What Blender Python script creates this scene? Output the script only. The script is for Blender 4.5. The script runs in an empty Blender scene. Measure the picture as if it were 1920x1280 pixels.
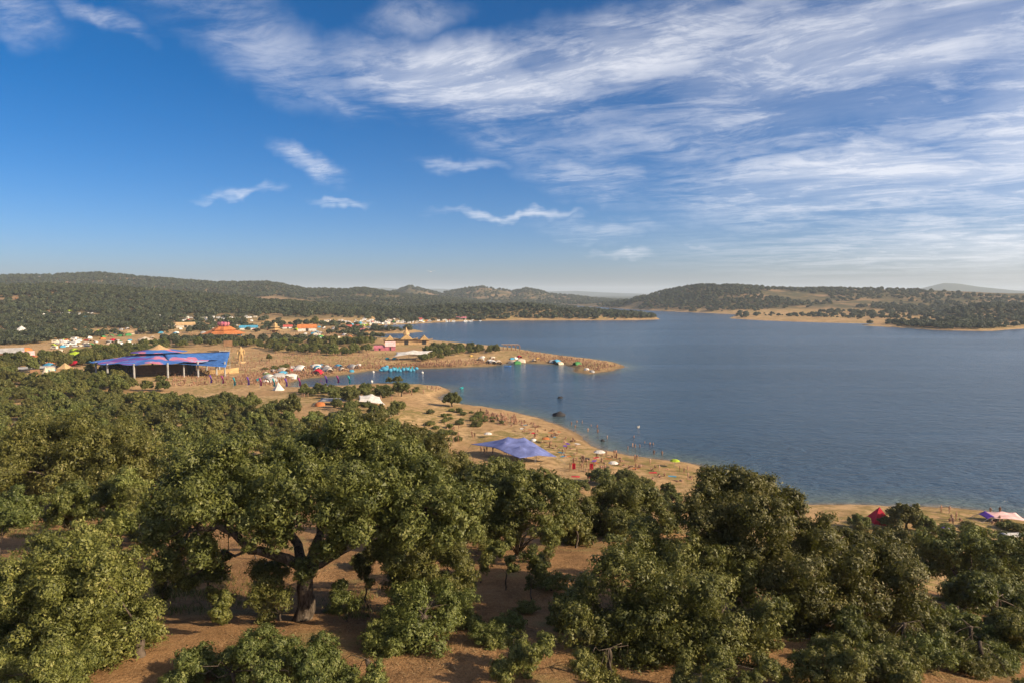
import bpy, bmesh, math, random
import numpy as np
from mathutils import Vector, Matrix

# ------------------------------------------------------------------ camera, sky, sun, exposure
SC = bpy.context.scene
COL = SC.collection
CAMZ, F, HOR = 45.0, 1280.0, 550.0
PITCH = math.atan2(640 - HOR, F)
CP, SP = math.cos(PITCH), math.sin(PITCH)
cd = bpy.data.cameras.new('camera')
cam = bpy.data.objects.new('camera', cd)
COL.objects.link(cam)
cam.location = (0, 0, CAMZ)
cam.rotation_euler = (math.pi / 2 - PITCH, 0, 0)
cd.sensor_width = 36
cd.lens = 24
cd.clip_start = 0.5
cd.clip_end = 60000
SC.camera = cam
SC.view_settings.view_transform = 'Standard'
SC.view_settings.look = 'None'
SC.view_settings.exposure = 0.64
SC.view_settings.gamma = 1
SC.view_settings.use_curve_mapping = False
SC.cycles.use_denoising = True
SC.cycles.max_bounces = 6
SC.cycles.volume_bounces = 1
SC.cycles.transparent_max_bounces = 4

SUN_AZ, SUN_EL = math.radians(111), math.radians(27)     # azimuth clockwise from the view direction (+Y)
sl = bpy.data.lights.new('sun', 'SUN')
sl.energy = 5.0
sl.angle = math.radians(0.53)
sl.color = (1.0, 0.82, 0.58)
sun = bpy.data.objects.new('sun', sl)
COL.objects.link(sun)
sdir = Vector((math.sin(SUN_AZ) * math.cos(SUN_EL), math.cos(SUN_AZ) * math.cos(SUN_EL), math.sin(SUN_EL)))
sun.rotation_euler = (-sdir).to_track_quat('-Z', 'Y').to_euler()
sun.location = (200, -60, 160)


class NT:
    """tiny node helper"""
    def __init__(s, tree):
        s.t = tree

    def n(s, typ, **kw):
        nd = s.t.nodes.new(typ)
        for k, v in kw.items():
            setattr(nd, k, v)
        return nd

    def put(s, sock, v):
        if isinstance(v, bpy.types.NodeSocket):
            s.t.links.new(v, sock)
        elif v is not None:
            try:
                sock.default_value = v
            except Exception:
                sock.default_value = tuple(v) + (1,)

    def math(s, op, a, b=None, c=None, clamp=False):
        nd = s.n('ShaderNodeMath', operation=op, use_clamp=clamp)
        s.put(nd.inputs[0], a)
        s.put(nd.inputs[1], b)
        s.put(nd.inputs[2], c)
        return nd.outputs[0]

    def vmath(s, op, a, b=None):
        nd = s.n('ShaderNodeVectorMath', operation=op)
        s.put(nd.inputs[0], a)
        if b is not None:
            if op == 'SCALE':
                s.put(nd.inputs['Scale'], b)
            else:
                s.put(nd.inputs[1], b)
        return nd.outputs['Value'] if op in ('LENGTH', 'DOT_PRODUCT') else nd.outputs[0]

    def noise(s, vec, scale, detail=4, rough=.55, dist=0, out=0):
        nd = s.n('ShaderNodeTexNoise')
        s.put(nd.inputs['Vector'], vec)
        s.put(nd.inputs['Scale'], scale)
        s.put(nd.inputs['Detail'], detail)
        s.put(nd.inputs['Roughness'], rough)
        s.put(nd.inputs['Distortion'], dist)
        return nd.outputs[out]

    def rng(s, v, a, b, c=0, d=1, smooth=True):
        nd = s.n('ShaderNodeMapRange')
        nd.interpolation_type = 'SMOOTHSTEP' if smooth else 'LINEAR'
        s.put(nd.inputs[0], v)
        for i, q in enumerate((a, b, c, d)):
            s.put(nd.inputs[i + 1], q)
        return nd.outputs[0]

    def mix(s, f, a, b, mode='MIX'):
        nd = s.n('ShaderNodeMix', data_type='RGBA', blend_type=mode)
        s.put(nd.inputs[0], f)
        s.put(nd.inputs[6], a if isinstance(a, bpy.types.NodeSocket) else (*a, 1))
        s.put(nd.inputs[7], b if isinstance(b, bpy.types.NodeSocket) else (*b, 1))
        return nd.outputs[2]

    def mapping(s, vec, loc=(0, 0, 0), rot=(0, 0, 0), scale=(1, 1, 1)):
        nd = s.n('ShaderNodeMapping')
        s.put(nd.inputs[0], vec)
        s.put(nd.inputs[1], loc)
        s.put(nd.inputs[2], rot)
        s.put(nd.inputs[3], scale)
        return nd.outputs[0]


# world: Nishita sky and a sheet of high cirrus
W = bpy.data.worlds.new('World')
SC.world = W
W.use_nodes = True
W.node_tree.nodes.clear()
w = NT(W.node_tree)
sky = w.n('ShaderNodeTexSky', sky_type='NISHITA')
sky.sun_disc = False
sky.sun_elevation = SUN_EL
sky.sun_rotation = SUN_AZ
sky.altitude = 300
sky.air_density = 0.5
sky.dust_density = 2.4
sky.ozone_density = 1.0
dirn = w.n('ShaderNodeTexCoord').outputs['Generated']
sep = w.n('ShaderNodeSeparateXYZ')
w.put(sep.inputs[0], dirn)
dx, dy, dz = sep.outputs
yy = w.math('MAXIMUM', dy, 0.04)
u = w.math('DIVIDE', dx, yy)
v = w.math('DIVIDE', dz, yy)
cu = w.n('ShaderNodeCombineXYZ')
w.put(cu.inputs[0], u)
w.put(cu.inputs[1], v)
uv = cu.outputs[0]
zz = w.math('ADD', w.math('MAXIMUM', dz, 0.0), 0.06)
cp_ = w.n('ShaderNodeCombineXYZ')
w.put(cp_.inputs[0], w.math('DIVIDE', dx, zz))
w.put(cp_.inputs[1], w.math('DIVIDE', dy, zz))
plane = cp_.outputs[0]                                  # position on the cirrus layer, in layer heights
warp = w.vmath('SUBTRACT', w.noise(plane, 0.9, 3, .5, 0, 1), (.5, .5, .5))
pw = w.vmath('ADD', plane, w.vmath('SCALE', warp, .55))
def along(deg, sx, sy):
    return w.vmath('MULTIPLY', w.mapping(pw, rot=(0, 0, math.radians(deg))), (sx, sy, 1))


streak = w.noise(along(31, .55, 1.4), 1.15, 10, .65, .35)
fluff = w.noise(along(5, .95, 1.35), 3.2, 10, .70, .55)
fine = w.noise(along(38, .55, 1.7), 8.5, 8, .68, .5)
cov = w.math('ADD', w.math('ADD', w.math('MULTIPLY', streak, .49), w.math('MULTIPLY', fluff, .36)), w.math('MULTIPLY', fine, .15))
# cloud banks: centre x, y, half sizes, tilt (deg, + = rising to the right), weight
BANKS = [(505, 90, 210, 70, -33, .48), (400, 20, 130, 50, 0, .40), (640, 200, 110, 16, -22, .36), (50, 25, 110, 50, -25, .45), (215, 42, 90, 20, -24, .50),
         (790, 40, 90, 45, 10, .42), (880, 165, 290, 75, -8, 1.0), (1180, 100, 360, 85, 14, .95), (1560, 110, 480, 140, 10, .85),
         (1620, 345, 420, 85, 3, 1.0), (1250, 262, 300, 55, 3, .50), (950, 268, 110, 40, -12, .4), (1950, 250, 300, 240, 0, .9), (590, 318, 66, 24, -22, .78),
         (455, 367, 75, 9, 1, .6), (640, 381, 55, 8, -3, .6), (955, 408, 125, 9, 1, .85), (1165, 470, 80, 11, -4, .75),
         (865, 318, 95, 15, 2, .55), (1100, 345, 125, 42, -8, .62), (1770, 440, 230, 26, 2, .72), (1130, 430, 130, 18, -3, .36), (1310, 474, 45, 7, 0, .4), (1560, 215, 560, 80, 6, .66), (2000, 480, 700, 95, 0, .9), (1750, 60, 420, 110, 10, .8)]
bank = None
wob = w.vmath('SCALE', w.vmath('SUBTRACT', w.noise(uv, 7, 4, .6, 0, 1), (.5, .5, .5)), 0.11)
uvw = w.vmath('ADD', uv, wob)
for cx, cy, a, b, tilt, wt in BANKS:
    q = w.vmath('SUBTRACT', uvw, ((cx - 960) / F, (HOR - cy) / F, 0))
    q = w.mapping(q, rot=(0, 0, -math.radians(tilt)))
    q = w.vmath('MULTIPLY', q, (F / a, F / b, 0))
    m = w.rng(w.vmath('LENGTH', q), 1.35, 0.1, 0, wt)
    bank = m if bank is None else w.math('MAXIMUM', bank, m)
behind = w.rng(dy, 0.35, 0.0, 0, .5)                     # the same broken cirrus goes on out of view
bank = w.math('MAXIMUM', bank, behind)
wisp = w.rng(cov, 0.41, 0.60, 0.06, 1.0)
thin = w.math('MULTIPLY', w.rng(bank, 0.30, 0.95, 0, .72), w.rng(streak, 0.28, 0.66, .25, 1))                   # a thin veil fills the thick banks
dens = w.math('MAXIMUM', w.math('MULTIPLY', w.math('MULTIPLY', bank, wisp), 1.12), thin, clamp=True)
dens = w.math('MULTIPLY', dens, w.rng(dz, 0.0, 0.06, 0.25, 1))
dens = w.math('MULTIPLY', dens, .90)
hs = w.n('ShaderNodeHueSaturation')
w.put(hs.inputs['Color'], sky.outputs[0])
hs.inputs['Saturation'].default_value = 1.54
cloudcol = w.mix(0.28, (7.2, 7.2, 7.5), sky.outputs[0])
final = w.mix(dens, hs.outputs[0], cloudcol)
bg = w.n('ShaderNodeBackground')
w.put(bg.inputs[0], final)
bg.inputs[1].default_value = 0.101
wo = w.n('ShaderNodeOutputWorld')
w.t.links.new(bg.outputs[0], wo.inputs[0])

# ------------------------------------------------------------------ small helpers
RNG = np.random.default_rng(11)
random.seed(5)


def smooth(x, a, b):
    t = np.clip((x - a) / (b - a), 0, 1)
    return t * t * (3 - 2 * t)


def ray(px, py):
    px, py = np.asarray(px, float), np.asarray(py, float)
    return np.stack([px - 960, F * CP + (640 - py) * SP, -F * SP + (640 - py) * CP], -1)


def gp(px, py, z=0.0):
    d = ray(px, py)
    t = (z - CAMZ) / d[..., 2]
    return np.stack([d[..., 0] * t, d[..., 1] * t], -1)


def topix(x, y, z):
    """world -> photo pixel (for choosing what is in view)"""
    zc = y * CP - (z - CAMZ) * SP
    yc = y * SP + (z - CAMZ) * CP
    return 960 + F * x / zc, 640 - F * yc / zc


def tag(o, label=None, cat=None, group=None, kind=None):
    for k, val in (('label', label), ('category', cat), ('group', group), ('kind', kind)):
        if val:
            o[k] = val
    return o


def empty(name, loc, rz=0):
    o = bpy.data.objects.new(name, None)
    o.empty_display_size = .3
    o.location = loc
    o.rotation_euler = (0, 0, rz)
    COL.objects.link(o)
    return o


def link(name, me, parent=None, loc=None):
    o = bpy.data.objects.new(name, me)
    COL.objects.link(o)
    if parent is not None:
        o.parent = parent
    if loc is not None:
        o.location = loc
    return o


def mesh_np(name, verts, faces, mats=(), midx=None, smooth_=False, attrs=None):
    """faces: list of int arrays (n,3) / (n,4)"""
    me = bpy.data.meshes.new(name)
    verts = np.asarray(verts, np.float32)
    fl = [np.asarray(f, np.int32) for f in (faces if isinstance(faces, list) else [faces]) if len(f)]
    loops = np.concatenate([f.ravel() for f in fl])
    tot = np.concatenate([np.full(len(f), f.shape[1], np.int32) for f in fl])
    st = np.concatenate([[0], np.cumsum(tot)[:-1]]).astype(np.int32)
    me.vertices.add(len(verts))
    me.vertices.foreach_set('co', verts.ravel())
    me.loops.add(len(loops))
    me.loops.foreach_set('vertex_index', loops)
    me.polygons.add(len(tot))
    me.polygons.foreach_set('loop_start', st)
    me.polygons.foreach_set('loop_total', tot)
    if midx is not None:
        me.polygons.foreach_set('material_index', np.asarray(midx, np.int32))
    if smooth_:
        me.polygons.foreach_set('use_smooth', np.ones(len(tot), bool))
    for m in mats:
        me.materials.append(m)
    for k, (dom, arr) in (attrs or {}).items():
        at = me.attributes.new(k, 'FLOAT', dom)
        at.data.foreach_set('value', np.asarray(arr, np.float32))
    me.update(calc_edges=True)
    return me


class MB:
    """collects boxes, tubes, lathes, sheets -> one mesh"""
    def __init__(s):
        s.v, s.f, s.m = [], [], []

    def add(s, vs, fs, m=0):
        o = len(s.v)
        s.v += [tuple(p) for p in vs]
        s.f += [tuple(i + o for i in f) for f in fs]
        s.m += [m] * len(fs)

    def box(s, c, size, m=0, rz=0):
        x, y, z = (q / 2 for q in size)
        ca, sa = math.cos(rz), math.sin(rz)
        vs = []
        for dx_, dy_, dz_ in ((-x, -y, -z), (x, -y, -z), (x, y, -z), (-x, y, -z), (-x, -y, z), (x, -y, z), (x, y, z), (-x, y, z)):
            vs.append((c[0] + dx_ * ca - dy_ * sa, c[1] + dx_ * sa + dy_ * ca, c[2] + dz_))
        s.add(vs, [(3, 2, 1, 0), (4, 5, 6, 7), (0, 1, 5, 4), (1, 2, 6, 5), (2, 3, 7, 6), (3, 0, 4, 7)], m)

    def tube(s, pts, rad, n=6, m=0):
        pts = [Vector(p) for p in pts]
        if not hasattr(rad, '__len__'):
            rad = [rad] * len(pts)
        vs, fs = [], []
        for i, p in enumerate(pts):
            t = (pts[min(i + 1, len(pts) - 1)] - pts[max(i - 1, 0)]).normalized()
            a = t.orthogonal().normalized() if abs(t.z) > .9 else t.cross(Vector((0, 0, 1))).normalized()
            b = t.cross(a)
            for k in range(n):
                an = 2 * math.pi * k / n
                vs.append(p + (a * math.cos(an) + b * math.sin(an)) * rad[i])
        for i in range(len(pts) - 1):
            for k in range(n):
                fs.append((i * n + k, i * n + (k + 1) % n, (i + 1) * n + (k + 1) % n, (i + 1) * n + k))
        fs.append(tuple(range(n))[::-1])
        fs.append(tuple((len(pts) - 1) * n + k for k in range(n)))
        s.add(vs, fs, m)

    def lathe(s, prof, n=16, c=(0, 0, 0), m=0, sx=1, sy=1, wob=0):
        vs, fs = [], []
        for i, (r, z) in enumerate(prof):
            for k in range(n):
                a = 2 * math.pi * k / n
                rr = r * (1 + wob * (-1) ** k)
                vs.append((c[0] + rr * math.cos(a) * sx, c[1] + rr * math.sin(a) * sy, c[2] + z))
        for i in range(len(prof) - 1):
            for k in range(n):
                fs.append((i * n + k, i * n + (k + 1) % n, (i + 1) * n + (k + 1) % n, (i + 1) * n + k))
        s.add(vs, fs, m)

    def sheet(s, fn, nu, nv, m=0, thick=0.0):
        vs = [fn(i / nu, j / nv) for j in range(nv + 1) for i in range(nu + 1)]
        fs = [(j * (nu + 1) + i, j * (nu + 1) + i + 1, (j + 1) * (nu + 1) + i + 1, (j + 1) * (nu + 1) + i)
              for j in range(nv) for i in range(nu)]
        s.add(vs, fs, m)
        if thick:
            s.add([(p[0], p[1], p[2] - thick) for p in vs], [f[::-1] for f in fs], m)
            rim = [i for i in range(nu + 1)] + [j * (nu + 1) + nu for j in range(1, nv + 1)] + \
                  [nv * (nu + 1) + i for i in range(nu - 1, -1, -1)] + [j * (nu + 1) for j in range(nv - 1, 0, -1)]
            o = len(s.v) - 2 * len(vs)
            for a, b in zip(rim, rim[1:] + rim[:1]):
                s.f.append((o + b, o + a, o + len(vs) + a, o + len(vs) + b))
                s.m.append(m)

    def prism(s, poly, y0, y1, m=0):
        """poly in (x,z), extruded along y"""
        n = len(poly)
        vs = [(x, y0, z) for x, z in poly] + [(x, y1, z) for x, z in poly]
        fs = [tuple(range(n)), tuple(range(2 * n - 1, n - 1, -1))] + [(i + n, (i + 1) % n + n, (i + 1) % n, i) for i in range(n)]
        s.add(vs, fs, m)

    def ball(s, c, r, n=10, k=6, m=0):
        r = (r, r, r) if not hasattr(r, '__len__') else r
        prof = [(math.sin(math.pi * i / k), -math.cos(math.pi * i / k)) for i in range(k + 1)]
        vs, fs = [], []
        for (q, z) in prof:
            for j in range(n):
                a = 2 * math.pi * j / n
                vs.append((c[0] + r[0] * q * math.cos(a), c[1] + r[1] * q * math.sin(a), c[2] + r[2] * z))
        for i in range(k):
            for j in range(n):
                fs.append((i * n + j, i * n + (j + 1) % n, (i + 1) * n + (j + 1) % n, (i + 1) * n + j))
        s.add(vs, fs, m)

    def mesh(s, name, mats, smooth_=False):
        me = bpy.data.meshes.new(name)
        me.from_pydata(s.v, [], s.f)
        for mt in mats if isinstance(mats, (list, tuple)) else [mats]:
            me.materials.append(mt)
        me.polygons.foreach_set('material_index', s.m)
        if smooth_:
            me.polygons.foreach_set('use_smooth', [True] * len(s.f))
        me.validate()
        me.update()
        return me

    def build(s, name, mats, parent=None, smooth_=False, loc=None):
        return link(name, s.mesh(name, mats, smooth_), parent, loc)


# ------------------------------------------------------------------ materials
def mat(name):
    m = bpy.data.materials.new(name)
    m.use_nodes = True
    m.node_tree.nodes.clear()
    return m, NT(m.node_tree)


def out(t, shader, disp=None):
    o = t.n('ShaderNodeOutputMaterial')
    t.t.links.new(shader, o.inputs[0])


def pbsdf(t, col, rough=.8, spec=.3, normal=None, **kw):
    b = t.n('ShaderNodeBsdfPrincipled')
    t.put(b.inputs['Base Color'], col if isinstance(col, bpy.types.NodeSocket) else (*col, 1))
    t.put(b.inputs['Roughness'], rough)
    t.put(b.inputs['Specular IOR Level'], spec)
    if normal is not None:
        t.put(b.inputs['Normal'], normal)
    for k, val in kw.items():
        t.put(b.inputs[k], val)
    return b.outputs[0]


def bump(t, h, strength=.5, dist=.1):
    b = t.n('ShaderNodeBump')
    t.put(b.inputs['Strength'], strength)
    t.put(b.inputs['Distance'], dist)
    t.put(b.inputs['Height'], h)
    return b.outputs[0]


def attr(t, name):
    return t.n('ShaderNodeAttribute', attribute_name=name).outputs['Fac']


def flat_mat(name, col, rough=.75, var=.25, scale=.6, trans=0.0, spec=.25):
    m, t = mat(name)
    pos = t.n('ShaderNodeTexCoord').outputs['Object']
    n = t.noise(pos, scale, 5, .6)
    c = t.mix(t.rng(n, .3, .7), [q * (1 - var) for q in col], [min(1, q * (1 + var * .6)) for q in col])
    sh = pbsdf(t, c, rough, spec)
    if trans:
        tr = t.n('ShaderNodeBsdfTranslucent')
        t.put(tr.inputs[0], c)
        mx = t.n('ShaderNodeMixShader')
        mx.inputs[0].default_value = trans
        t.t.links.new(sh, mx.inputs[1])
        t.t.links.new(tr.outputs[0], mx.inputs[2])
        sh = mx.outputs[0]
    out(t, sh)
    return m


def leaf_mat(name, a, b, c, trans=.27):
    m, t = mat(name)
    tone = attr(t, 'tone')
    rnd = t.n('ShaderNodeObjectInfo').outputs['Random']
    col = t.mix(t.rng(tone, .15, .6), a, b)
    col = t.mix(t.rng(tone, .66, .98), col, c)
    hsv = t.n('ShaderNodeHueSaturation')
    t.put(hsv.inputs['Color'], col)
    t.put(hsv.inputs['Hue'], t.rng(rnd, 0, 1, .478, .522, False))
    t.put(hsv.inputs['Value'], t.rng(t.math('FRACT', t.math('MULTIPLY', rnd, 7.31)), 0, 1, .68, 1.30, False))
    col = hsv.outputs[0]
    sh = pbsdf(t, col, .52, .32)
    tr = t.n('ShaderNodeBsdfTranslucent')
    t.put(tr.inputs[0], t.mix(.5, col, (.16, .17, .02)))
    mx = t.n('ShaderNodeMixShader')
    mx.inputs[0].default_value = trans
    t.t.links.new(sh, mx.inputs[1])
    t.t.links.new(tr.outputs[0], mx.inputs[2])
    out(t, mx.outputs[0])
    return m


M = {}
M['oak'] = leaf_mat('oak_leaf', (.047, .055, .013), (.140, .144, .034), (.30, .27, .09))
M['bright'] = leaf_mat('young_leaf', (.052, .064, .014), (.150, .158, .038), (.35, .32, .115))
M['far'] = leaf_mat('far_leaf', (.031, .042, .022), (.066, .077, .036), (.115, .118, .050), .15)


def bark_mat():
    m, t = mat('bark')
    p = t.n('ShaderNodeTexCoord').outputs['Object']
    n = t.noise(t.mapping(p, scale=(1, 1, .25)), 7, 6, .65)
    c = t.mix(t.rng(n, .35, .65), (.025, .018, .012), (.13, .10, .075))
    c = t.mix(t.rng(t.noise(p, 2.1, 3), .58, .72), c, (.21, .18, .145))
    out(t, pbsdf(t, c, .9, .15, bump(t, n, .9, .06)))
    return m


M['bark'] = bark_mat()


def ground_mat():
    m, t = mat('ground')
    pos = t.n('ShaderNodeNewGeometry').outputs['Position']
    red, wet, grn, hill, wooded = attr(t, 'red'), attr(t, 'wet'), attr(t, 'grass'), attr(t, 'hill'), attr(t, 'wooded')
    n1 = t.noise(pos, .045, 6, .6)
    n2 = t.noise(pos, .4, 6, .65)
    n3 = t.noise(pos, 5.5, 5, .7)
    n4 = t.noise(pos, .012, 6, .62)
    sand = t.mix(t.rng(n1, .34, .66), (.37, .225, .108), (.52, .345, .175))
    sand = t.mix(t.rng(n2, .42, .66), sand, (.27, .175, .08))
    sand = t.mix(t.rng(t.noise(pos, 1.3, 6, .7), .56, .70), sand, (.20, .13, .065))
    sand = t.mix(t.math('MULTIPLY', grn, t.rng(n2, .38, .60)), sand, (.20, .165, .05))
    hl = t.mix(t.rng(n4, .46, .64), (.075, .070, .035), (.28, .18, .10))
    hl = t.mix(t.rng(n1, .45, .7), hl, (.19, .135, .065))
    col = t.mix(hill, sand, hl)
    col = t.mix(wooded, col, (.045, .052, .028))
    rd = t.mix(t.rng(n2, .32, .68), (.18, .098, .043), (.37, .205, .09))
    rd = t.mix(t.rng(n3, .50, .72), rd, (.36, .22, .105))
    rd = t.mix(t.rng(t.noise(pos, .22, 5, .6, .6), .54, .68), rd, (.25, .185, .075))
    rd = t.mix(t.rng(t.noise(pos, 1.9, 5, .7, .6), .60, .72), rd, (.09, .042, .02))
    col = t.mix(red, col, rd)
    col = t.mix(wet, col, (.135, .095, .055))
    n5 = t.noise(pos, 15, 5, .75)
    col = t.mix(t.math('MULTIPLY', red, t.rng(n5, .54, .64, 0, .55)), col, (.42, .28, .15))
    col = t.mix(t.math('MULTIPLY', red, t.rng(n5, .46, .36, 0, .6)), col, (.06, .032, .016))
    h = t.math('ADD', t.math('MULTIPLY', n2, .5), t.math('ADD', t.math('MULTIPLY', n3, .30), t.math('MULTIPLY', n5, .05)))
    out(t, pbsdf(t, col, .95, .1, bump(t, h, .9, .5)))
    return m


def water_mat():
    m, t = mat('lake_water')
    pos = t.n('ShaderNodeNewGeometry').outputs['Position']
    sh = attr(t, 'shallow')
    deep = (.034, .070, .118)
    col = t.mix(t.rng(sh, .15, .75), deep, (.085, .115, .105))
    col = t.mix(t.rng(sh, .70, 1.0), col, (.20, .155, .095))
    q = t.mapping(pos, rot=(0, 0, math.radians(20)), scale=(.45, 1, 1))
    w1 = t.noise(q, .55, 4, .55, .4)
    w2 = t.noise(q, 2.2, 3, .55, .2)
    w3 = t.noise(t.mapping(pos, rot=(0, 0, math.radians(-14)), scale=(.5, 1, 1)), .17, 3, .5, .3)
    gust = t.rng(t.noise(t.mapping(pos, rot=(0, 0, math.radians(12)), scale=(.2, 1, 1)), .011, 5, .6, .6), .33, .66, .65, 1.4)
    h = t.math('ADD', t.math('ADD', t.math('MULTIPLY', w1, .42), t.math('MULTIPLY', w2, .13)), t.math('MULTIPLY', w3, .45))
    h = t.math('MULTIPLY', h, gust)
    out(t, pbsdf(t, col, .17, .5, bump(t, h, 1.0, 2.5), IOR=1.333))
    return m


M['ground'] = ground_mat()
M['water'] = water_mat()

# ------------------------------------------------------------------ terrain
def vnoise(x, y, seed=0):
    xi, yi = np.floor(x).astype(np.int64), np.floor(y).astype(np.int64)
    fx, fy = x - xi, y - yi
    fx, fy = fx * fx * (3 - 2 * fx), fy * fy * (3 - 2 * fy)

    def h(a, b):
        n = (a * 374761393 + b * 668265263 + seed * 1442695) & 0xffffffff
        n = ((n ^ (n >> 13)) * 1274126177) & 0xffffffff
        return ((n ^ (n >> 16)) & 0xffff) / 65535.0
    return (h(xi, yi) * (1 - fx) + h(xi + 1, yi) * fx) * (1 - fy) + (h(xi, yi + 1) * (1 - fx) + h(xi + 1, yi + 1) * fx) * fy


def fbm(x, y, o=4, seed=0):
    s, a, tot = 0, 1, 0
    for i in range(o):
        s = s + a * vnoise(x * 2 ** i, y * 2 ** i, seed + i)
        tot += a
        a *= .5
    return s / tot - .5


# the lake's outline, traced at water level
SHORE = [(2050, 985), (1920, 976), (1840, 958), (1760, 950), (1690, 951), (1600, 950), (1500, 947), (1430, 925), (1380, 905), (1336, 885),
         (1300, 871), (1240, 862), (1180, 855), (1130, 843), (1100, 828), (1065, 806), (1030, 793), (1000, 781), (960, 772), (915, 765),
         (880, 761), (862, 758), (845, 757), (826, 752), (818, 745), (826, 739), (840, 734), (842, 728), (830, 726), (800, 724), (760, 721),
         (705, 722), (655, 725), (600, 729), (555, 730), (535, 726), (540, 717), (560, 710), (622, 704), (692, 694), (730, 691), (780, 690),
         (855, 688), (905, 686.5), (930, 685), (942, 681), (980, 680), (1055, 682), (1075, 687), (1083, 697), (1105, 700), (1155, 693),
         (1173, 687), (1142, 678), (1105, 673), (1055, 668), (1005, 660), (970, 654), (935, 650), (860, 643), (805, 638), (760, 636),
         (720, 634), (692, 630), (690, 627), (720, 625), (760, 624.5), (792, 622), (780, 618.5), (740, 618), (690, 616), (682, 612),
         (700, 610.5), (775, 607), (830, 604), (892, 601.5), (980, 600.5), (1105, 600.5), (1180, 600.5), (1237, 599), (1228, 594),
         (1180, 589), (1130, 584), (1090, 580), (1055, 576), (1025, 572.5), (1060, 571.5), (1080, 573.5), (1130, 576.5), (1205, 581.5),
         (1260, 584), (1327, 587), (1385, 590), (1368, 597), (1425, 600.6), (1500, 603.5), (1575, 605.5), (1650, 607), (1612, 610), (1680, 613.5),
         (1762, 619), (1856, 620.5), (1885, 618), (1920, 615.8), (2000, 613)]
SH = np.concatenate([gp([p[0] for p in SHORE], [p[1] for p in SHORE]), [[1500, 760], [1300, 300], [600, 90], [220, 100]]])


def shore_sd(x, y):
    """signed distance to the shore, + on land"""
    best = np.full(x.shape, 1e18)
    ins = np.zeros(x.shape, bool)
    n = len(SH)
    for i in range(n):
        ax, ay = SH[i]
        bx, by = SH[(i + 1) % n]
        ex, ey = bx - ax, by - ay
        t = np.clip(((x - ax) * ex + (y - ay) * ey) / (ex * ex + ey * ey + 1e-9), 0, 1)
        best = np.minimum(best, (x - ax - t * ex) ** 2 + (y - ay - t * ey) ** 2)
        if ay != by:
            c = (ay > y) != (by > y)
            ins ^= c & (x < ex * (y - ay) / ey + ax)
    return np.where(ins, -1, 1) * np.sqrt(best)


PR = ([-60, 0, 15, 25, 32, 45, 55, 70, 85, 100, 120, 140, 160, 200, 300], [34, 33, 31.4, 30, 28.5, 26.2, 24.2, 20, 15.5, 11, 5.6, 2.6, 1.4, .9, .6])
PL = ([-60, 0, 15, 25, 32, 45, 55, 70, 85, 110, 150, 200, 300, 400, 600], [34, 33, 31.4, 30, 28.5, 26.6, 25, 22, 18, 12.5, 8.5, 5.2, 1.7, .9, .6])
# ridges: crest distance, front and back run-out, crest pixels, trees' allowance
RIDGES = [
    (2600, 800, 700, [(-900, 525), (-300, 520), (0, 518), (100, 516), (190, 513), (300, 522), (400, 530), (450, 530), (500, 529), (530, 534), (575, 542),
                      (650, 543), (680, 540), (720, 546), (760, 552), (850, 560), (960, 572), (1000, 580)], 6),
    (3600, 500, 600, [(700, 554), (745, 545), (768, 536), (800, 544), (835, 554), (860, 566)], 4),
    (3500, 500, 700, [(790, 566), (830, 550), (870, 542), (905, 538), (940, 543), (960, 547), (985, 541), (1010, 545), (1030, 552), (1080, 556), (1150, 564)], 4),
    (1330, 420, 260, [(-900, 535), (-200, 532), (0, 534), (100, 533), (200, 537), (300, 545), (400, 552), (480, 561), (560, 566), (650, 572), (700, 580)], 6),
    (1235, 95, 110, [(400, 585), (560, 578), (650, 574), (780, 576), (850, 571), (950, 570), (1000, 569), (1030, 573), (1060, 579), (1100, 582), (1150, 585),
                     (1170, 584), (1200, 584), (1225, 590), (1240, 598)], 6.5),
    (2050, 460, 600, [(1040, 580), (1080, 574), (1130, 563), (1180, 550), (1200, 547), (1260, 540), (1320, 535), (1380, 536), (1450, 540), (1500, 542),
                      (1600, 541), (1700, 542), (1760, 543), (1850, 547), (1920, 549), (2300, 545), (2900, 540)], 5),
    (1280, 150, 200, [(1740, 598), (1780, 582), (1810, 573), (1850, 570), (1920, 571), (2200, 566), (2500, 575)], 5),
    (8200, 900, 1500, [(1600, 556), (1700, 548), (1740, 538), (1770, 531), (1800, 533), (1850, 540), (1900, 545), (2000, 549), (2200, 556)], 0),
    (13000, 1500, 2500, [(-600, 552), (500, 549), (680, 543), (720, 540), (770, 543), (820, 542), (900, 546), (1020, 547), (1080, 546), (1135, 549), (1250, 553),
                         (1900, 553), (2500, 550)], 0)]
_r = []
for D, wf, wb, pts, tr in RIDGES:
    d = ray([p[0] for p in pts], [p[1] for p in pts])
    _r.append((D, wf, wb, d[:, 0] / d[:, 1], CAMZ + d[:, 2] / d[:, 1] * D - tr))


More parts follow.
